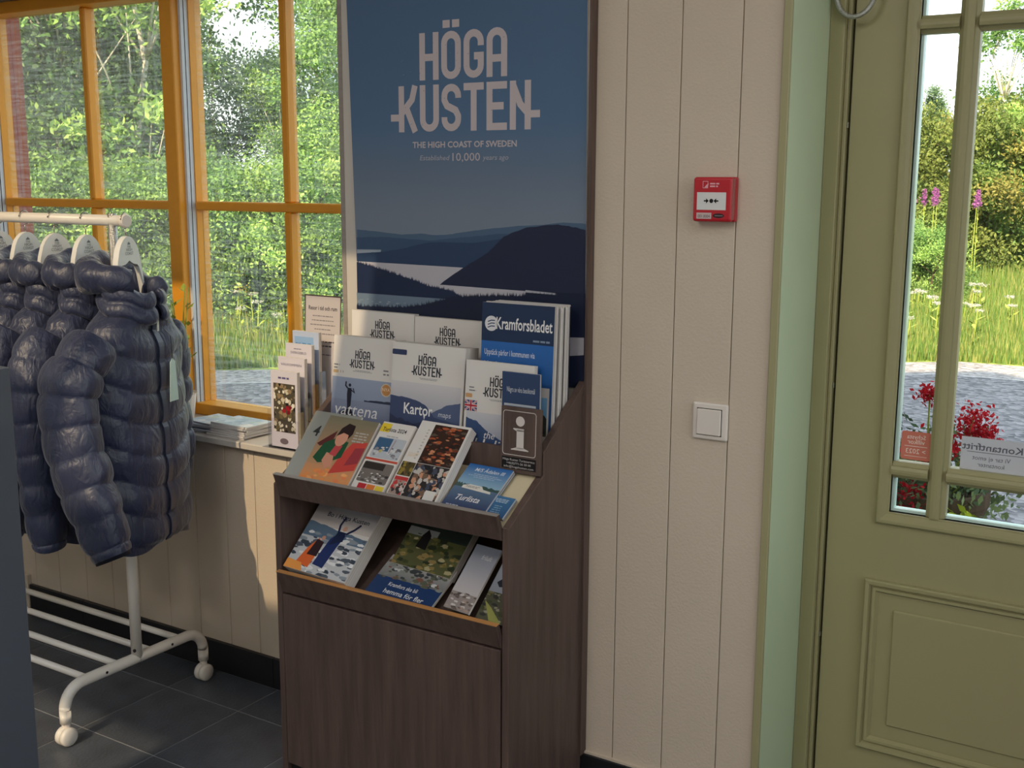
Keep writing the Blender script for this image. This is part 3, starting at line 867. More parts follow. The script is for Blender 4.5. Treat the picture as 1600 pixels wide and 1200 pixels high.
def d_logo_top(p, w, h):
    p.logo(w * 0.30, h * 0.785, w * 0.40, (50, 52, 58), 1)
def d_vattena(p, w, h):
    ink = (48, 52, 60)
    p.logo(w * 0.28, h * 0.70, w * 0.42, ink, 1)
    p.lines(w * 0.34, w * 0.66, h * 0.665, h * 0.685, 2, (110, 112, 118), 1, 0.4, True)
    p.lines(w * 0.02, w * 0.12, h * 0.68, h * 0.74, 2, (130, 130, 134), 1, 0.4)
    p.lines(w * 0.84, w * 0.97, h * 0.66, h * 0.73, 2, (130, 130, 134), 1, 0.4)
    p.rrect(w * 0.01, h * 0.635, w * 0.10, h * 0.665, 0.002, (206, 176, 128), 1)
    for k in (0.13, 0.17): p.rect(w * k, h * 0.64, w * k + 0.003, h * 0.662, (190, 178, 160), 1)
    p.grad(0, 0, w, h * 0.60, (118, 132, 160), (158, 170, 194), 1)
    p.ridge([(w * 0.55, h * 0.395), (w * 0.75, h * 0.405), (w, h * 0.410)], h * 0.380, (44, 54, 76), 2, 0.001, 6)
    p.grad(0, 0, w, h * 0.385, (104, 112, 138), (138, 148, 174), 2.4)
    p.poly([(w * 0.15, h * 0.220), (w * 0.42, h * 0.210), (w * 0.34, h * 0.295), (w * 0.24, h * 0.290), (w * 0.15, h * 0.260)], (26, 30, 44), 3)
    fig = (30, 34, 52)   # small figure with raised arms on a rock
    p.poly([(w * 0.275, h * 0.280), (w * 0.325, h * 0.280), (w * 0.34, h * 0.440), (w * 0.335, h * 0.500), (w * 0.27, h * 0.500), (w * 0.262, h * 0.440)], fig, 3.2)
    p.disc(w * 0.305, h * 0.528, w * 0.022, fig, 3.2, 10)
    p.strip([(w * 0.27, h * 0.495), (w * 0.235, h * 0.520), (w * 0.24, h * 0.560)], w * 0.022, fig, 3.2)
    p.strip([(w * 0.335, h * 0.480), (w * 0.385, h * 0.460), (w * 0.36, h * 0.500)], w * 0.018, fig, 3.2)
    p.disc(w * 0.90, h * 0.52, w * 0.085, (214, 200, 178), 3); p.disc(w * 0.90, h * 0.52, w * 0.072, (196, 140, 84), 3.3)
    p.text('NYA', w * 0.90, h * 0.51, 0.012, (240, 226, 200), 3.6, 'C')
    p.text('vattena', w * 0.05, h * 0.235, h * 0.17, (238, 236, 238), 4, 'L', width=w * 0.72, shear=0.25)
def d_kartor(p, w, h):
    ink = (48, 52, 60)
    p.rrect(-0.001, h * 0.885, w * 0.20, h * 0.935, 0.003, (52, 66, 100), 1)
    p.logo(w * 0.28, h * 0.71, w * 0.42, ink, 1)
    p.lines(w * 0.36, w * 0.68, h * 0.675, h * 0.695, 2, (110, 112, 118), 1, 0.4, True)
    p.grad(0, h * 0.02, w * 0.97, h * 0.64, (96, 108, 138), (212, 210, 214), 1)
    p.ridge([(0, h * 0.50), (w * 0.2, h * 0.495), (w * 0.4, h * 0.47), (w * 0.52, h * 0.43), (w * 0.62, h * 0.34), (w * 0.97, h * 0.30)], 0.004, (64, 76, 112), 2, 0.001, 5)
    p.ridge([(w * 0.45, h * 0.30), (w * 0.62, h * 0.39), (w * 0.78, h * 0.46), (w * 0.97, h * 0.50)], 0.004, (84, 98, 134), 1.6, 0.001, 5)
    p.ridge([(0, h * 0.32), (w * 0.3, h * 0.26), (w * 0.6, h * 0.28), (w * 0.97, h * 0.22)], 0.004, (50, 58, 88), 2.6, 0.003, 8)
    p.blotch(w * 0.1, 0.006, w * 0.9, h * 0.26, [(44, 50, 76), (62, 70, 98), (80, 74, 96)], 40, 0.010, 2.8, 0.4)
    p.text('Kartor', w * 0.20, h * 0.345, h * 0.145, (244, 244, 244), 5, 'L', width=w * 0.40, bold=0.012)
    p.text('maps', w * 0.68, h * 0.352, h * 0.07, (214, 218, 228), 5, 'L', shear=0.15)
    p.poly([(w * 0.475, h * 0.352), (w * 0.505, h * 0.352), (w * 0.49, h * 0.305)], (244, 244, 244), 5)
def d_uplift(p, w, h):
    p.logo(w * 0.27, h * 0.66, w * 0.46, (50, 52, 58), 1)
    p.lines(w * 0.34, w * 0.66, h * 0.625, h * 0.645, 2, (110, 112, 118), 1, 0.4, True)
    p.lines(w * 0.06, w * 0.18, h * 0.70, h * 0.76, 2, (130, 130, 134), 1, 0.4)
    p.rrect(0.002, h * 0.635, w * 0.11, h * 0.675, 0.002, (206, 160, 110), 1)
    p.grad(0.006, 0, w, h * 0.50, (112, 134, 172), (206, 206, 212), 1)
    p.ridge([(0.006, h * 0.44), (w * 0.2, h * 0.41), (w * 0.32, h * 0.34), (w * 0.55, h * 0.26), (w, h * 0.16)], 0.0, (58, 80, 122), 2, 0.001, 6)
    p.ridge([(0.006, h * 0.2), (w * 0.5, h * 0.12), (w, h * 0.06)], 0.0, (44, 62, 98), 2.4, 0.001, 6)
    # union flag
    fx, fy, fw, fh = 0.001, h * 0.505, w * 0.185, h * 0.105
    p.rect(fx, fy, fx + fw, fy + fh, (56, 66, 120), 3)
    for a, c in (((0, 0), (1, 1)), ((0, 1), (1, 0))):
        p.strip([(fx + a[0] * fw, fy + a[1] * fh), (fx + c[0] * fw, fy + c[1] * fh)], fh * 0.16, (232, 220, 222), 3.3)
        p.strip([(fx + a[0] * fw, fy + a[1] * fh), (fx + c[0] * fw, fy + c[1] * fh)], fh * 0.06, (196, 50, 66), 3.5)
    for c_, th_, ly in (((232, 220, 222), 0.30, 3.7), ((196, 50, 66), 0.18, 4.0)):
        p.rect(fx, fy + fh * (0.5 - th_ / 2), fx + fw, fy + fh * (0.5 + th_ / 2), c_, ly); p.rect(fx + fw / 2 - fh * th_ / 2, fy, fx + fw / 2 + fh * th_ / 2, fy + fh, c_, ly)
    p.text('the', w * 0.30, h * 0.255, h * 0.10, (232, 230, 232), 4, 'L', shear=0.3)
    p.text('Uplift', w * 0.16, h * 0.145, h * 0.15, (236, 234, 236), 4, 'L', width=w * 0.52, shear=0.3)
def d_kramfors(p, w, h):
    p.rect(0, h * 0.76, w, h, (32, 52, 84), 1)
    p.grad(0, 0, w, h * 0.76, (28, 44, 72), (44, 104, 178), 1)
    p.disc(w * 0.135, h * 0.87, h * 0.048, (226, 226, 230), 2)
    for k in (-0.018, 0.0, 0.018): p.strip([(w * 0.085, h * (0.862 + k)), (w * 0.135, h * (0.872 + k)), (w * 0.185, h * (0.872 + k))], 0.0024, (36, 60, 98), 2.4)
    p.text('Kramforsbladet', w * 0.205, h * 0.84, h * 0.105, (240, 238, 238), 2, 'L', width=w * 0.77, bold=0.015)
    p.lines(w * 0.72, w * 0.98, h * 0.775, h * 0.795, 1, (130, 146, 170), 2, 0.6)
    p.text('Upptäck pärlor i kommunen via', w * 0.05, h * 0.675, h * 0.052, (206, 214, 228), 2, 'L', width=w * 0.70, bold=0.01)
    p.text('Vandringstipset', w * 0.05, h * 0.575, h * 0.085, (236, 238, 240), 2, 'L', width=w * 0.54, bold=0.015)
    p.grad(w * 0.04, h * 0.36, w * 0.64, h * 0.50, (84, 44, 56), (60, 70, 110), 2)
    p.lines(w * 0.05, w * 0.60, h * 0.38, h * 0.54, 6, (150, 156, 178), 3, 0.35)
    p.rect(w * 0.66, h * 0.05, w * 0.965, h * 0.50, (206, 200, 196), 2)
    p.grad(w * 0.69, h * 0.24, w * 0.94, h * 0.44, (96, 140, 176), (120, 170, 210), 3)
    p.ridge([(w * 0.69, h * 0.30), (w * 0.78, h * 0.34), (w * 0.83, h * 0.37), (w * 0.94, h * 0.31)], h * 0.20, (48, 54, 48), 3.4, 0.002, 4)
    p.blotch(w * 0.69, h * 0.20, w * 0.94, h * 0.28, [(70, 60, 44), (40, 50, 40), (92, 80, 60)], 16, 0.006, 3.6, 0.5)
    p.lines(w * 0.70, w * 0.93, h * 0.08, h * 0.17, 4, (150, 120, 100), 3, 0.4)
def d_navy(p, w, h):
    p.rect(0, 0, w, h, (52, 72, 108), 1)
    p.text('Några av våra besöksmål', w / 2, h * 0.80, h * 0.075, (214, 218, 224), 2, 'C', width=w * 0.74)
    p.rect(w * 0.06, h * 0.12, w * 0.90, h * 0.68, (190, 196, 204), 2)
    p.grad(w * 0.08, h * 0.30, w * 0.88, h * 0.66, (206, 208, 210), (150, 168, 196), 2.4)
    p.ridge([(w * 0.08, h * 0.32), (w * 0.3, h * 0.42), (w * 0.45, h * 0.34), (w * 0.6, h * 0.36), (w * 0.75, h * 0.44), (w * 0.88, h * 0.50)], h * 0.14, (134, 132, 104), 2.8, 0.002, 5)
    p.blotch(w * 0.45, h * 0.15, w * 0.88, h * 0.40, [(120, 104, 60), (92, 96, 60), (160, 150, 120), (190, 188, 180)], 30, 0.004, 3.2, 0.6)
    p.blotch(w * 0.08, h * 0.15, w * 0.45, h * 0.30, [(220, 220, 220), (176, 180, 180), (140, 146, 150)], 20, 0.004, 3.2, 0.5)
    p.strip([(w * 0.30, h * 0.46), (w * 0.42, h * 0.50), (w * 0.52, h * 0.46)], 0.002, (96, 100, 110), 3.6)

B = brochure
pocket_z = 0.8505
B('brochure', 'white HÖGA KUSTEN brochure block at the back left, top of the logo showing', 0.204, 0.316, 0.020, (-1.836, 2.272, pocket_z), 2, 0, d_logo_top)
B('brochure', 'white HÖGA KUSTEN brochure block at the back, directly behind the maps brochure', 0.203, 0.312, 0.020, (-1.630, 2.272, pocket_z), 2, 0, d_logo_top)
B('brochure', 'white and lilac brochure with figure raising arms and handwritten lettering', 0.196, 0.262, 0.045, (-1.824, 2.166, pocket_z), 6, 0, d_vattena, 2)
B('brochure', 'thick block of Kartor maps brochures with blue hills on the cover', 0.216, 0.262, 0.055, (-1.612, 2.152, pocket_z), 6, 0, d_kartor, 3)
B('brochure', 'white brochure with small union flag and blue hill on the cover', 0.186, 0.240, 0.014, (-1.395, 2.138, pocket_z), 5, 0, d_uplift, 4)
B('brochure', 'small navy leaflet with framed shore photo above the information sign', 0.100, 0.225, 0.006, (-1.3235, 2.1315, pocket_z + 0.0005), 1, 0, d_navy, 5, pages=M_PAGES_B)
# newspapers: the front one with its title, more standing behind it
B('newspaper', 'blue Kramforsbladet newspaper, frontmost of the standing newspapers', 0.196, 0.372, 0.008, (-1.371, 2.178, pocket_z), 3.0, 0, d_kramfors, 6, pages=M_PAGES_N, cat='newspaper', group='standing newspapers')
for k in range(8):
    w = 0.196
    o = empty('newspaper', (-1.371 + random.Random(k).uniform(-0.003, 0.002), 2.1875 + 0.0098 * k, pocket_z), (radians(-3.0 + 0.22 * k), 0, radians(random.Random(k + 9).uniform(-0.5, 0.5))),
              'folded newspaper in the block standing behind the Kramforsbladet front page', 'newspaper', 'standing newspapers')
    bx('pages', -w / 2, w / 2, 0, 0.0075, 0, 0.370 + random.Random(k + 5).uniform(-0.003, 0.004), M_PAGES_N, o, bevel=0.0015)
    bx('spine_sheet', w / 2 - 0.001, w / 2 + 0.0008, 0.002, 0.0045, 0.002, 0.366, (M_PAGES_B, M_SKIRT, M_PAPER)[k % 3], o)

# information sign
t = empty('information_sign', (-1.3065, 2.104, 0.8525), (radians(-2), 0, 0), 'small brown wooden sign with white letter i and contact lines', 'sign')
bx('board', -0.0525, 0.0515, 0.0, 0.010, 0, 0.150, M_WOOD, t, bevel=0.001)
p = Print(8)
pts = []
for (cx, cy, a0) in ((0.034, 0.135, 0), (-0.040, 0.135, 90), (-0.040, 0.047, 180), (0.034, 0.047, 270)):
    pts += [(cx + 0.006 * cos(radians(a0 + a)), cy + 0.006 * sin(radians(a0 + a))) for a in (0, 30, 60, 90)]
ivory = (214, 206, 202)
p.strip(pts, 0.0014, ivory, 1, True)
p.disc(-0.001, 0.119, 0.0115, ivory, 1, 24)
p.rect(-0.010, 0.056, 0.009, 0.100, ivory, 1)
p.poly([(-0.019, 0.1025), (-0.019, 0.100), (-0.010, 0.096), (-0.004, 0.096), (0.009, 0.096), (0.009, 0.1025)], ivory, 1)
p.poly([(-0.024, 0.0525), (0.022, 0.0525), (0.022, 0.0545), (0.009, 0.059), (-0.010, 0.059), (-0.024, 0.0545)], ivory, 1)
p.rect(-0.048, 0.009, 0.042, 0.036, (24, 24, 26), 1)
p.text('Höga Kusten Turistservice', -0.003, 0.0275, 0.0075, (206, 200, 198), 2, 'C', width=0.084)
p.text('+46(0)771-26 50 00', -0.003, 0.0195, 0.0070, (206, 200, 198), 2, 'C', width=0.064)
p.text('info@hogakusten.com', -0.003, 0.0115, 0.0070, (206, 200, 198), 2, 'C', width=0.078)
p.build('sign_print', t)

# magazines leaning in the upper tray
def d_four(p, w, h):
    p.grad(0, 0, w, h, (176, 178, 172), (150, 152, 146), 1)
    p.text('4', w * 0.16, h * 0.66, h * 0.20, (52, 54, 54), 2, 'L', bold=0.02)
def d_portrait(p, w, h):
    p.grad(0, h * 0.28, w, h, (196, 150, 110), (128, 124, 104), 1)
    p.grad(0, 0, w, h * 0.30, (240, 160, 92), (206, 150, 110), 1.1)
    p.blotch(w * 0.04, h * 0.02, w * 0.96, h * 0.26, [(246, 176, 110), (240, 150, 84), (236, 140, 90)], 24, 0.012, 1.4, 0.5)
    p.poly([(w * 0.02, h * 0.58), (w * 0.30, h * 0.80), (w * 0.30, h * 0.62), (w * 0.1, h * 0.55)], (96, 44, 44), 2)
    p.poly([(w * 0.52, h * 0.20), (w * 0.98, h * 0.30), (w * 0.98, h * 0.70), (w * 0.70, h * 0.66), (w * 0.58, h * 0.46)], (206, 74, 66), 2)
    p.poly([(w * 0.74, h * 0.34), (w * 0.98, h * 0.40), (w * 0.98, h * 0.62), (w * 0.80, h * 0.60)], (160, 60, 70), 2.3)
    p.poly([(w * 0.08, h * 0.38), (w * 0.16, h * 0.60), (w * 0.36, h * 0.70), (w * 0.62, h * 0.66), (w * 0.62, h * 0.44), (w * 0.44, h * 0.36), (w * 0.22, h * 0.32)], (34, 86, 58), 3)
    p.poly([(w * 0.28, h * 0.36), (w * 0.40, h * 0.26), (w * 0.52, h * 0.30), (w * 0.46, h * 0.46), (w * 0.30, h * 0.48)], (214, 150, 124), 3.4)
    p.poly([(w * 0.36, h * 0.46), (w * 0.50, h * 0.44), (w * 0.54, h * 0.60), (w * 0.40, h * 0.60)], (196, 76, 80), 3.6)
    p.disc(w * 0.45, h * 0.70, w * 0.115, (220, 158, 132), 4, 18, h * 0.115)
    p.poly([(w * 0.33, h * 0.72), (w * 0.36, h * 0.84), (w * 0.46, h * 0.92), (w * 0.60, h * 0.90), (w * 0.62, h * 0.78), (w * 0.57, h * 0.70), (w * 0.55, h * 0.76), (w * 0.44, h * 0.78)], (44, 30, 32), 4.4)
    p.lines(w * 0.66, w * 0.95, h * 0.68, h * 0.84, 4, (190, 186, 180), 4, 0.45)
def d_turlista24(p, w, h):
    p.rect(0, h * 0.86, w * 0.30, h * 0.98, (236, 206, 56), 1)
    p.text('Turlista 2024', w * 0.08, h * 0.875, h * 0.075, (44, 46, 60), 2, 'L', width=w * 0.74, bold=0.012)
    p.lines(w * 0.3, w * 0.8, h * 0.80, h * 0.83, 1, (180, 180, 184), 2, 0.5)
    p.rrect(w * 0.08, h * 0.50, w * 0.96, h * 0.79, 0.005, (190, 196, 204), 1)
    p.rect(w * 0.10, h * 0.60, w * 0.55, h * 0.78, (62, 100, 136), 1.5)
    p.blotch(w * 0.10, h * 0.52, w * 0.94, h * 0.66, [(150, 146, 150), (214, 214, 216), (110, 112, 122), (196, 180, 120)], 30, 0.006, 2, 0.6)
    p.strip([(w * 0.60, h * 0.58), (w * 0.64, h * 0.77)], 0.004, (170, 160, 172), 3.2)
    p.rect(0, h * 0.46, w, h * 0.49, (204, 84, 66), 1)
    p.rrect(w * 0.05, h * 0.16, w * 0.96, h * 0.44, 0.005, (120, 112, 108), 1)
    p.rect(w * 0.06, h * 0.34, w * 0.70, h * 0.43, (54, 48, 46), 1.5)
    p.blotch(w * 0.06, h * 0.17, w * 0.95, h * 0.30, [(226, 222, 220), (170, 166, 164), (90, 84, 82), (60, 58, 60)], 34, 0.006, 2, 0.5)
    for k, c in enumerate(((196, 48, 58), (232, 130, 60), (236, 208, 70))):
        p.rect(w * (0.18 + k * 0.27), h * 0.02, w * (0.43 + k * 0.27), h * 0.14, c, 1)
def d_collage(p, w, h):
    p.text('SAGA NATT', w * 0.05, h * 0.52, 0.016, (226, 196, 150), 1, 'L', width=w * 0.20, shear=0)
    p.lines(w * 0.20, w * 0.25, h * 0.50, h * 0.92, 10, (190, 186, 180), 1, 0.4)
    warm = [(120, 60, 40), (178, 92, 58), (60, 36, 30), (40, 30, 30), (206, 140, 100), (96, 84, 72)]
    p.rect(w * 0.30, h * 0.46, w * 0.97, h * 0.97, (58, 38, 32), 1); p.blotch(w * 0.30, h * 0.47, w * 0.97, h * 0.96, warm, 110, 0.009, 1.4, 0.4)
    p.rect(w * 0.02, h * 0.27, w * 0.29, h * 0.45, (84, 74, 40), 1); p.blotch(w * 0.02, h * 0.27, w * 0.29, h * 0.45, [(40, 40, 34), (150, 130, 60), (110, 90, 60)], 20, 0.006, 1.4)
    p.rect(w * 0.02, h * 0.03, w * 0.29, h * 0.25, (170, 150, 140), 1); p.rect(w * 0.02, h * 0.21, w * 0.29, h * 0.255, (196, 60, 60), 2.6); p.blotch(w * 0.02, h * 0.03, w * 0.29, h * 0.21, [(214, 200, 196), (96, 74, 70), (196, 60, 60), (60, 54, 58)], 26, 0.006, 1.4)
    p.rect(w * 0.30, h * 0.02, w * 0.97, h * 0.455, (48, 44, 46), 1); p.blotch(w * 0.30, h * 0.03, w * 0.97, h * 0.45, [(206, 150, 120), (34, 34, 40), (196, 190, 184), (120, 96, 80), (70, 76, 96)], 90, 0.008, 1.4)
    p.rect(w * 0.72, h * 0.03, w * 0.93, h * 0.15, (222, 220, 216), 3)
def d_ms(p, w, h):
    p.grad(0, h * 0.50, w, h, (150, 186, 208), (36, 100, 172), 1)
    p.grad(0, 0, w, h * 0.50, (54, 66, 104), (96, 122, 150), 1)
    p.ridge([(0, h * 0.56), (w * 0.25, h * 0.52), (w * 0.6, h * 0.53), (w, h * 0.52)], h * 0.46, (64, 88, 84), 2, 0.003, 8)
    p.poly([(w * 0.18, h * 0.44), (w * 0.86, h * 0.40), (w * 0.84, h * 0.45), (w * 0.66, h * 0.47), (w * 0.60, h * 0.53), (w * 0.32, h * 0.54), (w * 0.18, h * 0.50)], (226, 222, 214), 2.6)
    p.lines(w * 0.26, w * 0.62, h * 0.47, h * 0.52, 2, (120, 110, 110), 3, 0.4)
    p.text('M/S Ådalen III', w * 0.54, h * 0.845, h * 0.11, (222, 228, 236), 3, 'C', width=w * 0.66, shear=0.15, bold=0.01)
    p.lines(w * 0.12, w * 0.92, h * 0.70, h * 0.81, 3, (170, 190, 214), 3, 0.45, True)
    p.text('Turlista', w * 0.46, h * 0.17, h * 0.17, (232, 230, 234), 3, 'C', width=w * 0.56, shear=0.25, bold=0.015)
    p.lines(w * 0.10, w * 0.40, h * 0.03, h * 0.07, 1, (190, 194, 206), 3, 0.5)
def d_smallblue(p, w, h):
    p.grad(0, 0, w, h, (46, 84, 128), (70, 120, 164), 1)
    p.lines(w * 0.25, w * 0.85, h * 0.70, h * 0.90, 3, (190, 208, 222), 2, 0.5, True)
    p.lines(w * 0.35, w * 0.75, h * 0.20, h * 0.60, 4, (130, 164, 190), 2, 0.4, True)

B('magazine', 'pale grey magazine marked 4, sticking out left behind the portrait magazine', 0.150, 0.205, 0.006, (-1.853, 1.988, 0.772), 42, 0, d_four, 11, cat='magazine')
B('magazine', 'orange magazine with a person in a green cardigan on the cover', 0.160, 0.195, 0.012, (-1.795, 1.981, 0.776), 42, -2, d_portrait, 12, cat='magazine')
B('brochure', 'white Turlista 2024 brochure with yellow corner, propped in the upper tray', 0.100, 0.196, 0.018, (-1.658, 1.982, 0.779), 42, -3, d_turlista24, 13)
B('magazine', 'thick white magazine with warm photo collage in the upper tray', 0.146, 0.205, 0.026, (-1.527, 1.985, 0.786), 42, -3, d_collage, 14, cat='magazine')
B('brochure', 'blue boat timetable brochure with white ship on the upper tray', 0.122, 0.132, 0.012, (-1.385, 1.990, 0.787), 57, -3, d_ms, 15, pages=M_PAGES_B)
B('leaflet', 'small pale blue leaflet at the right end of the upper tray', 0.066, 0.060, 0.008, (-1.309, 1.987, 0.783), 57, -4, d_smallblue, 16, pages=M_PAGES_B, cat='leaflet')

# lower tray
def d_bo(p, w, h):
    p.grad(0, h * 0.62, w, h, (206, 196, 190), (150, 158, 178), 1)
    p.ridge([(0, h * 0.66), (w * 0.3, h * 0.63), (w * 0.6, h * 0.60), (w, h * 0.57)], h * 0.46, (96, 118, 140), 2, 0.002, 6)
    p.rect(0, 0, w, h * 0.56, (198, 200, 204), 1.5)
    p.blotch(0, 0, w, h * 0.55, [(60, 70, 84), (226, 228, 230), (140, 150, 160), (84, 92, 104), (236, 236, 238)], 90, 0.016, 2.4, 0.35)
    p.text('Bo i Höga Kusten', w * 0.22, h * 0.76, h * 0.085, (44, 48, 66), 3, 'L', width=w * 0.68, bold=0.012)
    nav = (30, 40, 74)
    p.poly([(w * 0.40, h * 0.12), (w * 0.58, h * 0.10), (w * 0.62, h * 0.40), (w * 0.66, h * 0.56), (w * 0.56, h * 0.60), (w * 0.46, h * 0.48)], (36, 52, 104), 4)
    p.poly([(w * 0.48, h * 0.40), (w * 0.66, h * 0.48), (w * 0.64, h * 0.60), (w * 0.52, h * 0.60)], nav, 4.3)
    p.disc(w * 0.60, h * 0.645, w * 0.034, (206, 160, 138), 4.4, 12)
    p.strip([(w * 0.53, h * 0.58), (w * 0.50, h * 0.68), (w * 0.52, h * 0.80)], w * 0.030, nav, 4.5)
    p.strip([(w * 0.65, h * 0.58), (w * 0.74, h * 0.66), (w * 0.80, h * 0.74)], w * 0.030, nav, 4.5)
    p.poly([(w * 0.14, h * 0.10), (w * 0.36, h * 0.06), (w * 0.40, h * 0.36), (w * 0.30, h * 0.46), (w * 0.20, h * 0.30)], (226, 106, 52), 4)
    p.poly([(w * 0.24, h * 0.22), (w * 0.40, h * 0.22), (w * 0.40, h * 0.42), (w * 0.28, h * 0.44)], (52, 34, 40), 4.3)
    p.disc(w * 0.36, h * 0.47, w * 0.030, (206, 150, 128), 4.4, 12)
    p.poly([(0, 0), (w * 0.30, 0), (w * 0.24, h * 0.10), (0, h * 0.12)], (240, 160, 80), 5)  # orange corner paints the sun falling on the cover
def d_valley(p, w, h):
    p.grad(0, h * 0.6, w, h, (170, 178, 186), (120, 134, 156), 1)
    p.ridge([(0, h * 0.78), (w * 0.3, h * 0.90), (w * 0.55, h * 0.86), (w, h * 0.82)], h * 0.5, (48, 60, 58), 2, 0.003, 6)
    p.rect(0, h * 0.56, w * 0.5, h * 0.70, (176, 180, 184), 2.4)
    p.rect(0, 0, w, h * 0.58, (92, 94, 60), 2.2); p.blotch(0, 0, w, h * 0.60, [(70, 78, 44), (120, 112, 62), (150, 128, 80), (48, 56, 40), (180, 170, 130)], 80, 0.012, 2.6, 0.5)
    p.poly([(w * 0.24, h * 0.36), (w * 0.42, h * 0.34), (w * 0.40, h * 0.60), (w * 0.32, h * 0.70), (w * 0.26, h * 0.58)], (34, 30, 34), 4)
def d_hemma(p, w, h):
    p.rect(0, 0, w, h * 0.46, (36, 62, 108), 1)
    p.grad(0, h * 0.46, w, h, (120, 124, 124), (186, 182, 182), 1)
    p.blotch(0, h * 0.42, w, h * 0.90, [(64, 70, 72), (140, 144, 140), (206, 206, 206), (96, 100, 84), (130, 90, 78)], 70, 0.011, 1.6, 0.5)
    p.text('Kramfors ska bli', w * 0.25, h * 0.27, h * 0.13, (222, 224, 228), 3, 'L', width=w * 0.44, bold=0.01)
    p.text('hemma för fler', w * 0.25, h * 0.09, h * 0.16, (222, 224, 228), 3, 'L', width=w * 0.60, bold=0.01)
def d_friluft(p, w, h):
    p.grad(0, h * 0.25, w, h, (196, 190, 192), (150, 160, 180), 1)
    p.text('friluft', w * 0.42, h * 0.80, h * 0.10, (214, 214, 218), 2, 'L', width=w * 0.40, shear=0.15, bold=0.02)
    p.rect(0, 0, w, h * 0.26, (150, 140, 138), 1.5); p.blotch(0, 0, w, h * 0.27, [(206, 200, 198), (110, 96, 90), (84, 78, 76), (170, 150, 140)], 36, 0.008, 2, 0.4)
def d_tent(p, w, h):
    p.grad(0, h * 0.4, w, h, (150, 156, 170), (180, 186, 196), 1)
    p.poly([(w * 0.15, h * 0.62), (w * 0.70, h * 0.92), (w * 0.80, h * 0.60), (w * 0.30, h * 0.55)], (42, 46, 58), 2)
    p.rect(0, 0, w, h * 0.46, (84, 84, 66), 1.4); p.blotch(0, 0, w, h * 0.46, [(70, 74, 48), (120, 116, 84), (54, 52, 50), (150, 146, 130)], 40, 0.008, 2, 0.5)
    p.poly([(w * 0.05, h * 0.30), (w * 0.40, h * 0.20), (w * 0.95, 0.0), (w * 0.5, 0.0)], (150, 152, 84), 4)
B('brochure', 'thick block of Bo i Höga Kusten brochures with person raising both arms', 0.208, 0.205, 0.040, (-1.808, 1.965, 0.560), 45, -4, d_bo, 21)
B('brochure', 'brochure with green valley photo at the back of the lower tray', 0.190, 0.150, 0.022, (-1.558, 2.062, 0.590), 45, -6, d_valley, 22)
B('brochure', 'navy Kramfors brochure with village photo lying on the lower tray', 0.205, 0.120, 0.008, (-1.570, 1.985, 0.537), 58, -5, d_hemma, 23)
B('leaflet', 'pale leaflet with snowy photo leaning in the lower tray', 0.076, 0.165, 0.006, (-1.395, 1.978, 0.552), 44, -8, d_friluft, 24, cat='leaflet')
B('leaflet', 'leaflet with dark tent photo in the right corner of the lower tray', 0.074, 0.150, 0.006, (-1.311, 1.984, 0.543), 46, -4, d_tent, 25, cat='leaflet')
B('brochure', 'plain grey brochure block at the back right of the lower tray', 0.090, 0.090, 0.012, (-1.322, 2.125, 0.618), 46, 0, lambda p, w, h: p.rect(0, 0, w, h, (150, 156, 152), 1), 26)

# ------------------------------------------------------------------ things on the window sill
SZ = 0.7498
rnd = random.Random(31)
def d_map(p, w, h):
    p.rect(0, 0, w, h, (210, 220, 228), 1)
    p.blotch(0.003, 0.003, w - 0.003, h - 0.003, [(190, 206, 220), (222, 230, 236), (200, 214, 206), (232, 232, 234)], 24, 0.02, 1.3)
    p.strip([(w * 0.5, 0), (w * 0.5, h)], 0.0012, (150, 166, 186), 3)
shared = None
spots = [(-2.465, 0), (-2.465, 1), (-2.460, 2), (-2.462, 3), (-2.458, 4), (-2.464, 5), (-2.46, 6)]
for (x, k) in spots:
    B('folded_map', 'pale blue folded map lying topmost on the right pile on the sill' if k == 6 else 'pale blue folded map inside the right pile on the sill', 0.155, 0.110, 0.0052, (x + rnd.uniform(-0.005, 0.005), 2.325 + rnd.uniform(-0.004, 0.004), SZ + 0.0056 + 0.0056 * k), 90, rnd.uniform(-5, 9), d_map if k == 6 else (lambda p, w, h: None), 40 + k, cat='map', group='folded maps, right pile', pages=M_CARD)
for k in range(6):
    B('folded_map', 'pale blue folded map lying topmost on the left pile on the sill' if k == 5 else 'pale blue folded map inside the left pile on the sill', 0.120, 0.115, 0.0048, (-2.588 + rnd.uniform(-0.007, 0.007), 2.328 + rnd.uniform(-0.006, 0.006), SZ + 0.0052 + 0.0052 * k), 90, rnd.uniform(-10, 10), d_map if k == 5 else (lambda p, w, h: None), 60 + k, cat='map', group='folded maps, left pile', pages=M_PAGES_B, cover=(196, 208, 222))

# stepped clear leaflet holder with four leaflets
hx = -2.218
hd = empty('leaflet_holder', (hx, 2.315, SZ), label='stepped clear acrylic leaflet holder on the window sill', cat='leaflet holder')
steps = [(0.000, 0.0, 0.095), (0.036, 0.034, 0.155), (0.072, 0.068, 0.205), (0.108, 0.100, 0.235)]
for (dy, dz, hh) in steps:
    xo = dy * -0.12
    bx('pocket_plate', xo - 0.058, xo + 0.058, dy - 0.010, dy - 0.008, dz, dz + 0.085, M_ACRYL, hd)
    bx('back_plate', xo - 0.058, xo + 0.058, dy + 0.014, dy + 0.016, 0.0, dz + 0.20, M_ACRYL, hd)
    bx('pocket_floor', xo - 0.058, xo + 0.058, dy - 0.008, dy + 0.014, dz + 0.001, dz + 0.003, M_ACRYL, hd)
    for sx in (-0.059, 0.057):
        bx('pocket_side', xo + sx, xo + sx + 0.002, dy - 0.010, dy + 0.016, 0.0, dz + 0.11, M_ACRYL, hd)
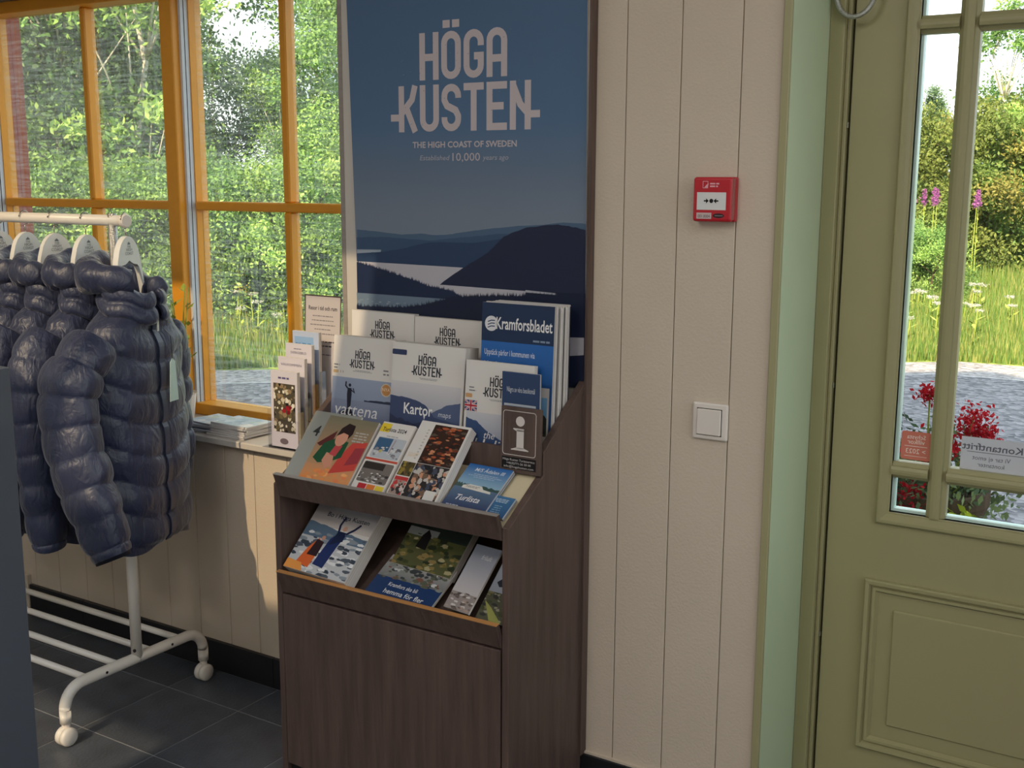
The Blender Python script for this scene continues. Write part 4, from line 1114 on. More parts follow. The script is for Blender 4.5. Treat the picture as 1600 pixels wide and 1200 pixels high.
bx('foot_plate', -0.075, 0.060, -0.020, 0.126, 0.0, 0.0008, M_ACRYL, hd)
def d_lf1(p, w, h):
    p.lines(w * 0.28, w * 0.72, h * 0.90, h * 0.94, 1, (96, 90, 140), 2, 0.6, True)
    p.rect(w * 0.10, h * 0.20, w * 0.92, h * 0.84, (84, 78, 66), 1)
    p.blotch(w * 0.10, h * 0.20, w * 0.92, h * 0.84, [(206, 200, 180), (40, 36, 34), (150, 130, 100), (230, 226, 214), (110, 100, 70)], 90, 0.007, 1.3)
    p.blotch(w * 0.40, h * 0.42, w * 0.80, h * 0.56, [(160, 36, 50), (120, 30, 40)], 8, 0.007, 2.4)
    p.disc(w * 0.48, h * 0.08, w * 0.16, (120, 108, 116), 2, 16, h * 0.04)
def d_lf2(p, w, h):
    p.text('VÄLKOMMEN', w * 0.5, h * 0.89, 0.010, (84, 80, 120), 2, 'C', width=w * 0.78)
def d_lf3(p, w, h):
    p.text('SVERIGEBILD', w * 0.5, h * 0.87, 0.010, (84, 86, 120), 2, 'C', width=w * 0.6)
    p.lines(w * 0.3, w * 0.65, h * 0.93, h * 0.95, 1, (130, 130, 160), 2, 0.6, True)
def d_lf4(p, w, h):
    p.rect(0, 0, w, h, (190, 204, 232), 1); p.rect(w * 0.08, h * 0.76, w * 0.80, h * 0.93, (150, 186, 228), 1.5)
    p.text('BILTUR', w * 0.12, h * 0.80, 0.014, (56, 120, 190), 2, 'L', width=w * 0.62, bold=0.02)
lf = [(d_lf1, 'leaflet with berry photo in the lowest pocket of the clear holder'), (d_lf2, 'white leaflet with one line of print in the second pocket of the clear holder'),
      (d_lf3, 'white leaflet with two lines of print in the third pocket of the clear holder'), (d_lf4, 'pale blue leaflet in the topmost pocket of the clear holder')]
for (dy, dz, hh), (dr, lb) in zip(steps, lf):
    B('leaflet', lb, 0.100, 0.218, 0.012, (hx + dy * -0.12, 2.315 + dy - 0.005, SZ + dz + 0.0035), 1, 0, dr, 70 + int(dy * 1000), cat='leaflet', group='leaflets in the clear holder', cover=(218, 214, 226))

t = empty('sign_holder', (-2.220, 2.470, SZ), label='upright clear sign holder with white printed sheet beside the window', cat='sign')
bx('foot', -0.07, 0.07, -0.02, 0.030, 0, 0.003, M_ACRYL, t)
MB().prism([(-0.004, 0.003), (0.002, 0.003), (0.026, 0.422), (0.020, 0.422)], 'x', -0.070, 0.070).build('clear_sleeve', M_ACRYL, t)
sh = empty('sheet', (-0.0, -0.0052, 0.004), (radians(-3.28), 0, 0)); sh.parent = t
p = Print(9); w, h = 0.136, 0.416
p.rect(0, 0, w, h, (206, 200, 204), 0)
ink = (50, 48, 60)
p.text('Resor i tid och rum', w / 2, h * 0.90, 0.017, ink, 1, 'C', width=w * 0.80, bold=0.015)
for k in range(5): p.lines(w * 0.14, w * 0.86, h * (0.855 - 0.031 * k), h * (0.868 - 0.031 * k), 1, (130, 126, 136), 1, 0.5, True)
for k in range(2): p.lines(w * 0.16, w * 0.84, h * (0.675 - 0.030 * k), h * (0.690 - 0.030 * k), 1, (70, 66, 78), 1, 0.6, True)
p.lines(w * 0.1, w * 0.9, h * 0.585, h * 0.60, 1, (110, 106, 118), 1, 0.5, True)
p.strip([(0, 0), (0, h), (w, h), (w, 0)], 0.004, (88, 78, 74), 1, True)
o = p.build('printed_sheet', t, origin=(-w / 2, 0)); o.location = sh.location; o.rotation_euler = sh.rotation_euler
bpy.data.objects.remove(sh)

# small tin beside the holder
t = empty('tin_can', (-2.065, 2.43, SZ), label='small round beige tin between leaflet holder and brochures', cat='tin')
MB().lathe([(0.024, 0), (0.027, 0.004), (0.027, 0.100), (0.025, 0.104)], 24).build('body', M_BIRCH, t, smooth=False)
MB().lathe([(0.0285, 0.100), (0.0285, 0.108), (0.026, 0.111)], 24).build('lid', M_EDGE_G, t)

# little pot plant hidden behind the jackets
M_LEAF_IN = mat('pot_plant_leaf', (150, 168, 70), 0.5, 0.4, var=0.2, scale=30)
t = empty('pot_plant', (-2.78, 2.44, SZ), label='small yellow-green pot plant on the sill behind the navy jackets', cat='plant')
MB().lathe([(0.035, 0), (0.045, 0.08), (0.048, 0.085), (0.040, 0.080)], 18).build('pot', M_WHITE_PL, t)
for k in range(9):
    a = rnd.uniform(0, 2 * pi); h = rnd.uniform(0.18, 0.36); sp = rnd.uniform(0.02, 0.05)
    path = [(0, 0, 0.07), (sp * 0.4 * cos(a), sp * 0.4 * sin(a), 0.07 + h * 0.5), (sp * cos(a), sp * sin(a), 0.07 + h)]
    b = MB().tube(path, [0.003, 0.0025, 0.0015], 6)
    for q in range(5):
        z = 0.07 + h * (0.35 + 0.15 * q); e = a + q * 2.2
        c = Vector((sp * 0.8 * cos(a), sp * 0.8 * sin(a), z)); d = Vector((cos(e), sin(e), 0.7)).normalized() * 0.035
        s_ = Vector((-sin(e), cos(e), 0)) * 0.008
        b.add([c, c + d * 0.5 + s_, c + d, c + d * 0.5 - s_], [(0, 1, 2, 3)])
    b.build('stem', M_LEAF_IN, t)
# ------------------------------------------------------------------ clothes rack
RXE, RYC = -2.528, 2.010     # right end frame, centre line
t = empty('clothes_rack', (RXE, RYC, 0), label='white tubular clothes rack on castors in front of the window', cat='clothes rack')
def foot_path():
    zb = 0.158
    pts = [(0, -0.243, 0.062), (0, -0.243, 0.10)]
    for i in range(9):
        a = pi - (pi / 2) * i / 8
        pts.append((0, -0.243 + 0.06 + 0.06 * cos(a), zb - 0.06 + 0.06 * sin(a)))
    for i in range(9):
        a = pi / 2 - (pi / 2) * i / 8
        pts.append((0, 0.243 - 0.06 + 0.06 * cos(a), zb - 0.06 + 0.06 * sin(a)))
    pts += [(0, 0.243, 0.10), (0, 0.243, 0.062)]
    return pts
RL = 1.06
fp = foot_path()
for dx in (0, -RL):
    fo = MB().tube([(dx + p[0], p[1], p[2]) for p in fp], 0.0155, 16).build('foot_bar', M_WHITE_METAL, t, smooth=True)
    for y in (-0.115, 0.115):
        MB().lathe([(0.004, 0.0148), (0.004, 0.0162)], 8, (dx, y, 0.160), 'x').build('screw', M_BLACK, fo)
    for y in (-0.243, 0.243):
        w = MB().lathe([(0.020, -0.020), (0.0255, -0.015), (0.0255, -0.003), (0.022, -0.002), (0.022, 0.002), (0.0255, 0.003), (0.0255, 0.015), (0.020, 0.020)], 20, (dx + 0.004, y - 0.004, 0.0258), 'x').build('castor_wheel', M_WHITE_METAL, t, smooth=True)
        MB().lathe([(0.006, 0.03), (0.011, 0.05), (0.012, 0.066)], 12, (dx, y, 0.0)).build('castor_stem', M_WHITE_PL, w)
    po = MB().tube([(dx, 0, 0.150), (dx, 0, 0.80)], 0.0155, 16).build('post', M_WHITE_METAL, t, smooth=True)
    MB().tube([(dx, 0, 0.78), (dx, 0, 1.410)], 0.0118, 14).build('inner_post', M_STEEL, po, smooth=True)
    MB().lathe([(0.005, 0), (0.005, 0.004)], 8, (dx + 0.008, -0.016, 0.185), 'y').build('screw', M_BLACK, po)
for y in (-0.165, -0.06, 0.055, 0.16):
    MB().tube([(-RL, y, 0.158), (0, y, 0.158)], 0.0095, 12).build('shelf_tube', M_WHITE_METAL, t, smooth=True)
rl = MB().tube([(-RL - 0.05, 0, 1.392), (0.045, 0, 1.392)], 0.0145, 16).build('hanging_rail', M_WHITE_METAL, t, smooth=True)
for dx in (-RL - 0.058, 0.045):
    MB().lathe([(0.0165, 0), (0.0185, 0.002), (0.0185, 0.010), (0.015, 0.013)], 18, (dx, 0, 1.392), 'x').build('end_cap', M_WHITE_PL, rl)

# ------------------------------------------------------------------ quilted jackets on hangers
def sm(a, b, x):
    t_ = max(0.0, min(1.0, (x - a) / (b - a))); return t_ * t_ * (3 - 2 * t_)
def interp(tab, x):
    for (a, va), (b, vb) in zip(tab[:-1], tab[1:]):
        if x <= b:
            return va + (vb - va) * sm(a, b, x)
    return tab[-1][1]
HW = [(-0.87, 0.168), (-0.84, 0.176), (-0.60, 0.178), (-0.42, 0.182), (-0.33, 0.176), (-0.275, 0.132), (-0.225, 0.080), (-0.205, 0.074)]
DP = [(-0.87, 0.074), (-0.84, 0.088), (-0.60, 0.094), (-0.42, 0.092), (-0.33, 0.090), (-0.275, 0.078), (-0.225, 0.070), (-0.205, 0.066)]
def body_point(phi, z, seed=0, off=0.0):
    """phi = 0 at the front (+x); returns local point"""
    a, bdep = interp(HW, z), interp(DP, z)
    c, s_ = cos(phi), sin(phi)
    k = 0.85
    x = bdep * math.copysign(abs(c) ** k, c); y = a * math.copysign(abs(s_) ** k, s_)
    fr = max(0.0, c)
    q = (z + 0.055 * fr ** 2 - 0.02 + 0.012 * noise.noise(Vector((x * 6, y * 6, seed)))) / 0.084
    fr_ = q - math.floor(q)
    puff = (abs(sin(pi * fr_)) ** 0.34) * 0.0130 - 0.010
    fade = 0.2 + 0.8 * (1 - sm(-0.32, -0.22, z))
    nz_ = noise.noise(Vector((x * 9, y * 9 + seed, z * 12))) * 0.010 + noise.noise(Vector((x * 26, y * 26 + seed, z * 9))) * 0.004
    nrm = Vector((x / (bdep * bdep), y / (a * a), 0)).normalized()
    d = puff * fade + nz_ + off
    zip_dip = -0.010 * math.exp(-(phi / 0.10) ** 2) if abs(phi) < 0.5 else 0
    p = Vector((x, y, z)) + nrm * (d + zip_dip)
    p.x += 0.012 * sin(y * 7 + seed) * (1 - sm(-0.87, -0.3, z))
    return p
def make_body(seed):
    NA, NZ = 72, 118
    v = []; f = []
    for i in range(NZ + 1):
        z = -0.87 + (0.665) * i / NZ
        for j in range(NA):
            v.append(body_point(2 * pi * j / NA - pi, z + 0.008 * sin(j * 0.35 + seed) * (1 - i / NZ), seed))
    for i in range(NZ):
        for j in range(NA):
            k = (j + 1) % NA
            f.append((i * NA + j, i * NA + k, (i + 1) * NA + k, (i + 1) * NA + j))
    f.append(tuple(range(NA))[::-1])
    b = MB(); b.add(v, f); return b
def make_sleeve(pts, rads, seed, n=26, flat=0.78):
    # smooth path through pts
    P = [Vector(p) for p in pts]
    path = []; rr = []
    K = len(P)
    for i in range(K - 1):
        p0, p1, p2, p3 = P[max(i - 1, 0)], P[i], P[i + 1], P[min(i + 2, K - 1)]
        for q in range(22):
            s_ = q / 22
            path.append(0.5 * ((2 * p1) + (p2 - p0) * s_ + (2 * p0 - 5 * p1 + 4 * p2 - p3) * s_ ** 2 + (3 * p1 - p0 - 3 * p2 + p3) * s_ ** 3))
            rr.append(rads[i] + (rads[i + 1] - rads[i]) * s_)
    path.append(P[-1]); rr.append(rads[-1])
    L = 0; out = []
    for i, p_ in enumerate(path):
        if i: L += (p_ - path[i - 1]).length
        q = L / 0.080; q -= math.floor(q)
        out.append(rr[i] + (abs(sin(pi * q)) ** 0.34) * 0.0125 - 0.008)
    b = MB().tube(path, out, n, True, flat)
    b.v = [tuple(Vector(c) + Vector((noise.noise(Vector(c) * 14 + Vector((seed, 0, 0))), noise.noise(Vector(c) * 14 + Vector((0, seed, 5))), 0.4 * noise.noise(Vector(c) * 11))) * 0.010) for c in b.v]
    return b
def hanger_mesh():
    n = 40; up_ = []; lo = []
    for i in range(n + 1):
        y = -0.165 + 0.33 * i / n; a = abs(y)
        zt = -0.04 - 0.03 * (a / 0.04) ** 2 if a < 0.04 else -0.07 - 0.18 * sm(0.036, 0.085, a) - 0.085 * sm(0.075, 0.165, a)
        th = 0.056 * (1 - sm(0.0, 0.08, a)) + 0.020
        if a < 0.02: th -= 0.012 * (1 - a / 0.02)
        up_.append((y, zt)); lo.append((y, zt - th))
    b = MB()
    for i in range(n):
        q = [up_[i], up_[i + 1], lo[i + 1], lo[i]]
        x0, x1 = -0.008, 0.008
        v = [(x0, y, z) for y, z in q] + [(x1, y, z) for y, z in q]
        b.add(v, [(0, 1, 2, 3), (7, 6, 5, 4), (0, 4, 5, 1), (3, 2, 6, 7)])
    return b
def hook_mesh():
    pts = [(0, 0, -0.048), (0, 0, -0.030)]
    for i in range(15):
        a = -pi / 2 + 1.45 * pi * i / 14
        pts.append((0, 0.018 * cos(a), 0.0 + 0.0195 * sin(a)))
    return MB().tube(pts, 0.0017, 8)
hk_me = hook_mesh().mesh('hook', M_HOOK, True)
hg_me = hanger_mesh().mesh('hanger_bar', M_HANGER)
hp = Print(12)
ig = (110, 116, 124)
hp.poly([(-0.006, 0.020), (0.0, 0.026), (0.006, 0.020), (0.006, 0.018), (-0.006, 0.018)], ig, 0)
hp.text('THE', 0, 0.010, 0.008, ig, 0, 'C'); hp.text('HIGH', 0, 0.001, 0.011, ig, 0, 'C'); hp.text('COAST', 0, -0.009, 0.011, ig, 0, 'C')
hp_o = hp.build('hanger_print', None)
hp_me = hp_o.data; bpy.data.objects.remove(hp_o)

RAILZ = 1.392
def build_jacket(seed, arms, label, loc, rotz, tag_card=False, group='navy jackets on the rack'):
    o = empty('quilted_jacket', (loc[0], loc[1], RAILZ), (0, 0, radians(rotz)), label, 'jacket', group)
    make_body(seed).build('body', M_FABRIC, o, smooth=True)
    for k, (pts, rads) in enumerate(arms):
        make_sleeve(pts, rads, seed + k * 3.1).build('sleeve', M_FABRIC, o, smooth=True)
        e = Vector(pts[-1]); d = (e - Vector(pts[-2])).normalized()
        MB().tube([e - d * 0.018, e + d * 0.010], [rads[-1] * 0.96, rads[-1] * 0.90], 20, True, 0.78).build('cuff', M_LINING, o, smooth=True)
    # stand collar and folded hood lying round the neck
    NA, NZ = 44, 14
    v = []; f = []
    for i in range(NZ + 1):
        s_ = i / NZ
        for j in range(NA + 1):
            a = 0.16 + (2 * pi - 0.32) * j / NA
            r_ = 0.082 + 0.012 * abs(sin(pi * s_ * 2)) ** 0.6 + 0.012 * (1 - s_)
            v.append((r_ * 0.86 * cos(a) + 0.012, r_ * sin(a), -0.245 + 0.085 * s_ - 0.022 * cos(a) + 0.006 * sin(a * 5 + seed)))
    f = [(i * (NA + 1) + j, i * (NA + 1) + j + 1, (i + 1) * (NA + 1) + j + 1, (i + 1) * (NA + 1) + j) for i in range(NZ) for j in range(NA)]
    b = MB(); b.add(v, f)
    c = b.build('collar', M_FABRIC, o, smooth=True); so = c.modifiers.new('thick', 'SOLIDIFY'); so.thickness = 0.012
    NA, NR = 40, 22
    v = []
    for i in range(NA + 1):
        a = 0.75 + (2 * pi - 1.5) * i / NA
        back = max(0.0, -cos(a))
        R0 = 0.088 + 0.024 * back; fat = 0.027 + 0.014 * back
        for j in range(NR):
            q = 2 * pi * j / NR
            w_ = 0.86 + 0.28 * abs(sin(i * 0.40)) ** 0.4 + 0.22 * noise.noise(Vector((cos(a) * 3 + seed, sin(a) * 3, q)))
            rr = R0 + fat * w_ * cos(q)
            v.append((rr * 0.85 * cos(a), rr * sin(a), -0.166 + 0.030 * back + fat * w_ * 1.15 * sin(q) - 0.02 * sin(a) * (1 - back)))
    f = [(i * NR + j, i * NR + (j + 1) % NR, (i + 1) * NR + (j + 1) % NR, (i + 1) * NR + j) for i in range(NA) for j in range(NR)]
    f += [tuple(range(NR))[::-1], tuple(range(NA * NR, NA * NR + NR))]
    b = MB(); b.add(v, f); b.build('hood', M_FABRIC, o, smooth=True)
    # zip
    b = MB(); rows = []
    n = 60
    for i in range(n + 1):
        z = -0.865 + 0.655 * i / n
        c = body_point(0, z, seed, 0.006)
        rows.append([(c.x + 0.004, y, c.z) for y in (-0.011, -0.003, 0.003, 0.011)])
    v = [q for r_ in rows for q in r_]
    b.add(v, [(i * 4 + j, i * 4 + j + 1, (i + 1) * 4 + j + 1, (i + 1) * 4 + j) for i in range(n) for j in range(3)])
    zp = b.build('zip', M_ZIP, o)
    zp.modifiers.new('thick', 'SOLIDIFY').thickness = 0.004
    c = body_point(0, -0.26, seed, 0.01)
    bx('zip_pull', c.x + 0.004, c.x + 0.008, -0.005, 0.005, -0.290, -0.250, M_STEEL, zp, bevel=0.001)
    if tag_card:
        c = body_point(0.1, -0.36, seed, 0.02)
        MB().prism([(-0.020, -0.475), (0.020, -0.475), (0.012, -0.37), (0.0, -0.36), (-0.012, -0.37)], 'x', c.x + 0.014, c.x + 0.015).build('swing_tag', M_EDGEGL, o)
        MB().tube([(c.x - 0.01, 0.0, -0.28), (c.x + 0.012, 0.0, -0.30), (c.x + 0.0145, 0.0, -0.365)], 0.0012, 6).build('tag_string', M_BLACK, o)
    return o
def hanger(loc, rotz, label):
    h = empty('coat_hanger', (loc[0], loc[1], RAILZ), (0, 0, radians(rotz)), label, 'hanger', 'white hangers on the rack')
    link('hook', hk_me, h); link('hanger_bar', hg_me, h)
    pr = link('hanger_print', hp_me, h, (0.0085, 0, -0.080), (0, 0, radians(90)))
    return h

# near arm (towards the camera) hangs forward, far arm hangs by the window
front_arms = [
    ([(0.00, -0.150, -0.300), (-0.025, -0.215, -0.38), (-0.025, -0.240, -0.50), (0.020, -0.252, -0.65), (0.075, -0.258, -0.79), (0.092, -0.260, -0.83)], [0.070, 0.084, 0.086, 0.080, 0.066, 0.054]),
    ([(0.00, 0.130, -0.300), (-0.015, 0.172, -0.38), (-0.02, 0.192, -0.52), (-0.015, 0.198, -0.66), (-0.02, 0.186, -0.76), (-0.02, 0.184, -0.79)], [0.066, 0.068, 0.064, 0.058, 0.050, 0.044])]
side_arms = [
    ([(0.00, -0.150, -0.300), (0.00, -0.205, -0.38), (0.01, -0.222, -0.52), (0.03, -0.225, -0.66), (0.04, -0.220, -0.82), (0.04, -0.218, -0.85)], [0.070, 0.082, 0.078, 0.072, 0.060, 0.052]),
    ([(0.00, 0.140, -0.300), (0.01, 0.170, -0.38), (0.01, 0.185, -0.52), (0.01, 0.185, -0.66), (0.01, 0.180, -0.80), (0.01, 0.178, -0.83)], [0.070, 0.078, 0.074, 0.068, 0.058, 0.050])]
JX = [(-2.478, 16, 'front'), (-2.640, 6, 'second'), (-2.775, -4, 'third'), (-2.905, 3, 'fourth'), (-3.030, -2, 'fifth'), (-3.150, 4, 'sixth')]
names = {'front': 'navy quilted jacket at the right end of the rack, hang tag on its zip',
         'second': 'navy quilted jacket hanging directly behind the tagged jacket',
         'third': 'navy quilted jacket, third from the right end of the rack',
         'fourth': 'navy quilted jacket, fourth from the right end of the rack',
         'fifth': 'navy quilted jacket, fifth from the right end of the rack',
         'sixth': 'navy quilted jacket, farthest left on the rack'}
j1 = build_jacket(1.0, front_arms, names['front'], (JX[0][0], RYC), JX[0][1], True)
j2 = build_jacket(7.0, side_arms, names['second'], (JX[1][0], RYC), JX[1][1])
j2.scale = (0.74, 1, 1)
for k, (x, rz, nm) in enumerate(JX[2:]):
    c = copy_tree(j2)
    c.location.x = x; c.rotation_euler.z = radians(rz); c['label'] = names[nm]
for (x, rz, nm) in JX:
    hanger((x, RYC), rz, 'white wooden hanger inside the ' + {'front': 'tagged jacket at the right end of the rack', 'second': 'second jacket from the right', 'third': 'third jacket from the right', 'fourth': 'fourth jacket from the right', 'fifth': 'fifth jacket from the right', 'sixth': 'leftmost jacket of the rack'}[nm])

# ------------------------------------------------------------------ outdoors
GZ = -0.10
def ground_mat(name, c1, c2, sc, bump):
    m, n, l, p = new_mat(name)
    t_ = n.new('ShaderNodeTexCoord')
    z = n.new('ShaderNodeTexVoronoi'); z.inputs['Scale'].default_value = sc
    l.new(t_.outputs['Object'], z.inputs['Vector'])
    z2 = n.new('ShaderNodeTexNoise'); z2.inputs['Scale'].default_value = 1.2; z2.inputs['Detail'].default_value = 6
    l.new(t_.outputs['Object'], z2.inputs['Vector'])
    r = n.new('ShaderNodeValToRGB')
    r.color_ramp.elements[0].position = 0.1; r.color_ramp.elements[0].color = (*lin(c1), 1)
    r.color_ramp.elements[1].position = 0.9; r.color_ramp.elements[1].color = (*lin(c2), 1)
    sp = n.new('ShaderNodeSeparateXYZ'); l.new(z.outputs['Color'], sp.inputs[0])
    ad = n.new('ShaderNodeMath'); ad.operation = 'MULTIPLY_ADD'; ad.inputs[1].default_value = 0.7
    l.new(sp.outputs[0], ad.inputs[0])
    mu = n.new('ShaderNodeMath'); mu.operation = 'MULTIPLY'; mu.inputs[1].default_value = 0.35; l.new(z2.outputs['Fac'], mu.inputs[0])
    l.new(mu.outputs[0], ad.inputs[2]); l.new(ad.outputs[0], r.inputs[0]); l.new(r.outputs[0], p.inputs['Base Color'])
    p.inputs['Roughness'].default_value = 0.9
    b = n.new('ShaderNodeBump'); b.inputs['Strength'].default_value = bump; b.inputs['Distance'].default_value = 0.03
    l.new(z.outputs['Distance'], b.inputs['Height']); l.new(b.outputs[0], p.inputs['Normal'])
    return m
M_GRAVEL = ground_mat('grey_gravel', (74, 75, 84), (146, 145, 152), 22, 0.8)
M_GRAVEL_SUN = ground_mat('gravel_painted_sun', (108, 106, 110), (176, 172, 174), 26, 0.6)  # paler tone paints a sunlit strip along the far edge of the yard
M_MEADOW = ground_mat('meadow_soil', (84, 110, 40), (150, 168, 72), 14, 0.5)
M_LEAFS = attr_mat('leaves', 0.6, 0.2, transl=0.35)
M_BARK = mat('birch_bark', (206, 200, 190), 0.8, 0.2, var=0.35, scale=4, stretch=(3, 3, 9))
M_BARK_D = mat('dark_bark', (88, 74, 62), 0.9, 0.1, var=0.3, scale=8, stretch=(3, 3, 1))

def border(x):   # edge of the gravel yard, running away to the right
    return 10.8 + (x + 2.0) * 0.78 if x < -2 else 10.8 + (x + 2) * 0.05
xs_ = [-40 + 2 * i for i in range(36)]
b = MB(); v = []
for x in xs_: v += [(x, 2.66, GZ), (x, max(border(x) - 0.8, 2.66), GZ)]
b.add(v, [(2 * i, 2 * i + 2, 2 * i + 3, 2 * i + 1) for i in range(len(xs_) - 1)])
tag(b.build('gravel_yard', M_GRAVEL), kind='structure')
tag(bx('yard', -40, 32, -40, 2.655, GZ - 0.25, GZ - 0.005, M_GRAVEL), kind='structure')
b = MB(); v = []
for x in xs_: v += [(x, max(border(x) - 0.8, 2.66), GZ + 0.001), (x, max(border(x), 2.67), GZ + 0.001)]
b.add(v, [(2 * i, 2 * i + 2, 2 * i + 3, 2 * i + 1) for i in range(len(xs_) - 1)])
tag(b.build('gravel_sun_strip', M_GRAVEL_SUN), kind='structure')
def gh(x, y):
    d = y - max(border(x), 2.68)
    return GZ + 0.035 * max(0, d) + 0.10 * noise.noise(Vector((x * 0.4, y * 0.4, 0)))* min(1, max(0, d))
b = MB(); v = []; ny = 30
for x in xs_:
    y0 = max(border(x), 2.68)
    for j in range(ny + 1):
        y = y0 + 60 * (j / ny) ** 1.8; v.append((x, y, gh(x, y)))
n1 = ny + 1
b.add(v, [(i * n1 + j, (i + 1) * n1 + j, (i + 1) * n1 + j + 1, i * n1 + j + 1) for i in range(len(xs_) - 1) for j in range(ny)])
tag(b.build('meadow', M_MEADOW, smooth=True), kind='structure')

def color_mesh(name, v, f, cols, material):
    me = bpy.data.meshes.new(name)
    me.from_pydata(v, [], f)
    ca = me.color_attributes.new('Col', 'FLOAT_COLOR', 'CORNER')
    flat = []
    for fc, c in zip(f, cols):
        flat += [c[0], c[1], c[2], 1.0] * len(fc)
    ca.data.foreach_set('color', flat)
    me.materials.append(material); me.update()
    return me

# meadow grass: uncountable
R = random.Random(5)
v = []; f = []; cols = []
gc = [lin(c) for c in ((112, 138, 66), (138, 158, 84), (94, 124, 58), (164, 168, 104), (106, 146, 74))]
def blade(x, y, h, w, c):
    z = gh(x, y); a = R.uniform(0, 2 * pi); k = R.uniform(0.0, 0.4) * h
    dx, dy = cos(a) * w, sin(a) * w
    n0 = len(v); bxx, byy = R.uniform(-k, k), R.uniform(-k, k)
    v.extend([(x - dx, y - dy, z - 0.02), (x + dx, y + dy, z - 0.02), (x + bxx, y + byy, z + h)])
    f.append((n0, n0 + 1, n0 + 2)); cols.append(c)
def scatter(n, a0, a1, d1, h0, h1, w):
    for i in range(n):
        a = radians(R.uniform(a0, a1)); 
        # distance from camera along azimuth a (left of +Y); start at the border
        d0 = 6.0
        while -0.0 + d0 * cos(a) < border(-d0 * sin(a)): d0 += 0.1
        d = d0 + (d1 - d0) * R.random() ** 1.3
        edge = min(1, (d - d0) / 1.0)
        blade(-d * sin(a), d * cos(a), R.uniform(h0, h1) * (0.35 + 0.65 * edge), w, R.choice(gc))
scatter(52000, 37, 58, 17, 0.08, 0.34, 0.009)
scatter(52000, 4, 17, 20, 0.08, 0.36, 0.009)
tag(link('meadow_grass', color_mesh('meadow_grass', v, f, cols, M_LEAFS)), 'tall sunlit meadow grass beyond the gravel', 'grass', kind='stuff')

def leaf_cloud(seed, n, clusters, leaf, cols, spread):
    r_ = random.Random(seed); v = []; f = []; cc = []
    for i in range(n):
        c, rad, ci = r_.choice(clusters)
        d = Vector((r_.gauss(0, 1), r_.gauss(0, 1), r_.gauss(0, 0.8)))
        p = Vector(c) + d * rad * spread
        a = Vector((r_.gauss(0, 1), r_.gauss(0, 1), r_.gauss(0, 1))).normalized()
        b_ = a.cross(Vector((r_.gauss(0, 1), r_.gauss(0, 1), r_.gauss(0, 1)))).normalized()
        s_ = leaf * r_.uniform(0.6, 1.3)
        n0 = len(v)
        v += [p - a * s_, p + b_ * s_ * 0.5, p + a * s_, p - b_ * s_ * 0.5]
        f.append((n0, n0 + 1, n0 + 2, n0 + 3))
        base = cols[ci % len(cols)]
        k = r_.uniform(0.8, 1.2) * (0.62 + 0.085 * (ci % 10))
        cc.append((base[0] * k, base[1] * k, base[2] * k))
    return [tuple(q) for q in v], f, cc
def crown(seed, H, Rm, zlo, n, leaf, cols, ncl, droop=0, shape='round'):
    r_ = random.Random(seed); cl = []
    for i in range(ncl):
        z = r_.uniform(zlo, H)
        s_ = (z - zlo) / (H - zlo)
        prof = (1 - s_) ** 0.8 * 1.0 if shape == 'cone' else math.sqrt(max(0.02, 1 - (2 * s_ - 0.85) ** 2 / 1.4))
        a = r_.uniform(0, 2 * pi); q = Rm * prof * math.sqrt(r_.uniform(0.15, 1))
        cl.append(((q * cos(a), q * sin(a), z), r_.uniform(0.16, 0.34) * Rm, r_.randint(0, 9)))
    return leaf_cloud(seed + 1, n, cl, leaf, cols, 0.52), cl
GREENS = [lin(c) for c in ((122, 158, 88), (142, 178, 100), (104, 142, 82), (160, 192, 112), (128, 166, 100))]
DARKS = [lin(c) for c in ((92, 122, 92), (106, 136, 100), (86, 112, 88), (118, 146, 108))]
YELL = [lin(c) for c in ((132, 152, 84), (150, 166, 92), (116, 140, 78), (150, 148, 84))]
def tree_mesh(seed, H, Rm, zlo, n, leaf, cols, ncl, shape='round', trunk_r=0.09):
    (v_, f_, c_), cl = crown(seed, H, Rm, zlo, n, leaf, cols, ncl, shape=shape)
    fol = color_mesh('foliage', v_, f_, c_, M_LEAFS)
    r_ = random.Random(seed + 3)
    wob = [(r_.uniform(-0.06, 0.06) * i, r_.uniform(-0.06, 0.06) * i, H * 0.94 * i / 6) for i in range(7)]
    tb = MB().tube(wob, [trunk_r * (1 - 0.13 * i) for i in range(7)], 10)
    br = MB()
    for c, rad, ci in cl[::max(1, len(cl) // 22)]:
        k = min(5, max(1, int(c[2] / H * 6 - 0.6))); s_ = Vector(wob[k]); e = Vector(c)
        br.tube([s_, s_.lerp(e, 0.5) + Vector((0, 0, 0.1)), e], [trunk_r * 0.3, trunk_r * 0.2, trunk_r * 0.08], 6)
    return fol, tb, br
KIND = {}
def tree_kind(k, *a, bark=M_BARK, **kw):
    fol, tb, br = tree_mesh(*a, **kw)
    KIND[k] = (fol, tb.mesh('trunk', bark, True), br.mesh('branch_wood', bark, True))
tree_kind('birch_a', 11, 8.5, 2.0, 1.2, 36000, 0.045, GREENS, 90)
tree_kind('birch_b', 12, 7.5, 1.8, 1.5, 32000, 0.045, GREENS, 80)
tree_kind('aspen', 13, 6.0, 1.7, 0.4, 34000, 0.042, GREENS, 80, trunk_r=0.06)
tree_kind('alder', 14, 5.0, 1.8, 0.2, 32000, 0.042, DARKS, 70, bark=M_BARK_D, trunk_r=0.05)
tree_kind('bush', 15, 2.2, 1.1, 0.05, 20000, 0.032, GREENS, 60, bark=M_BARK_D, trunk_r=0.03)
tree_kind('yellow_bush', 16, 2.6, 1.1, 0.1, 20000, 0.034, YELL, 50, bark=M_BARK_D, trunk_r=0.03)
tree_kind('spruce', 17, 5.5, 1.2, 0.2, 24000, 0.04, DARKS, 80, shape='cone', bark=M_BARK_D, trunk_r=0.07)
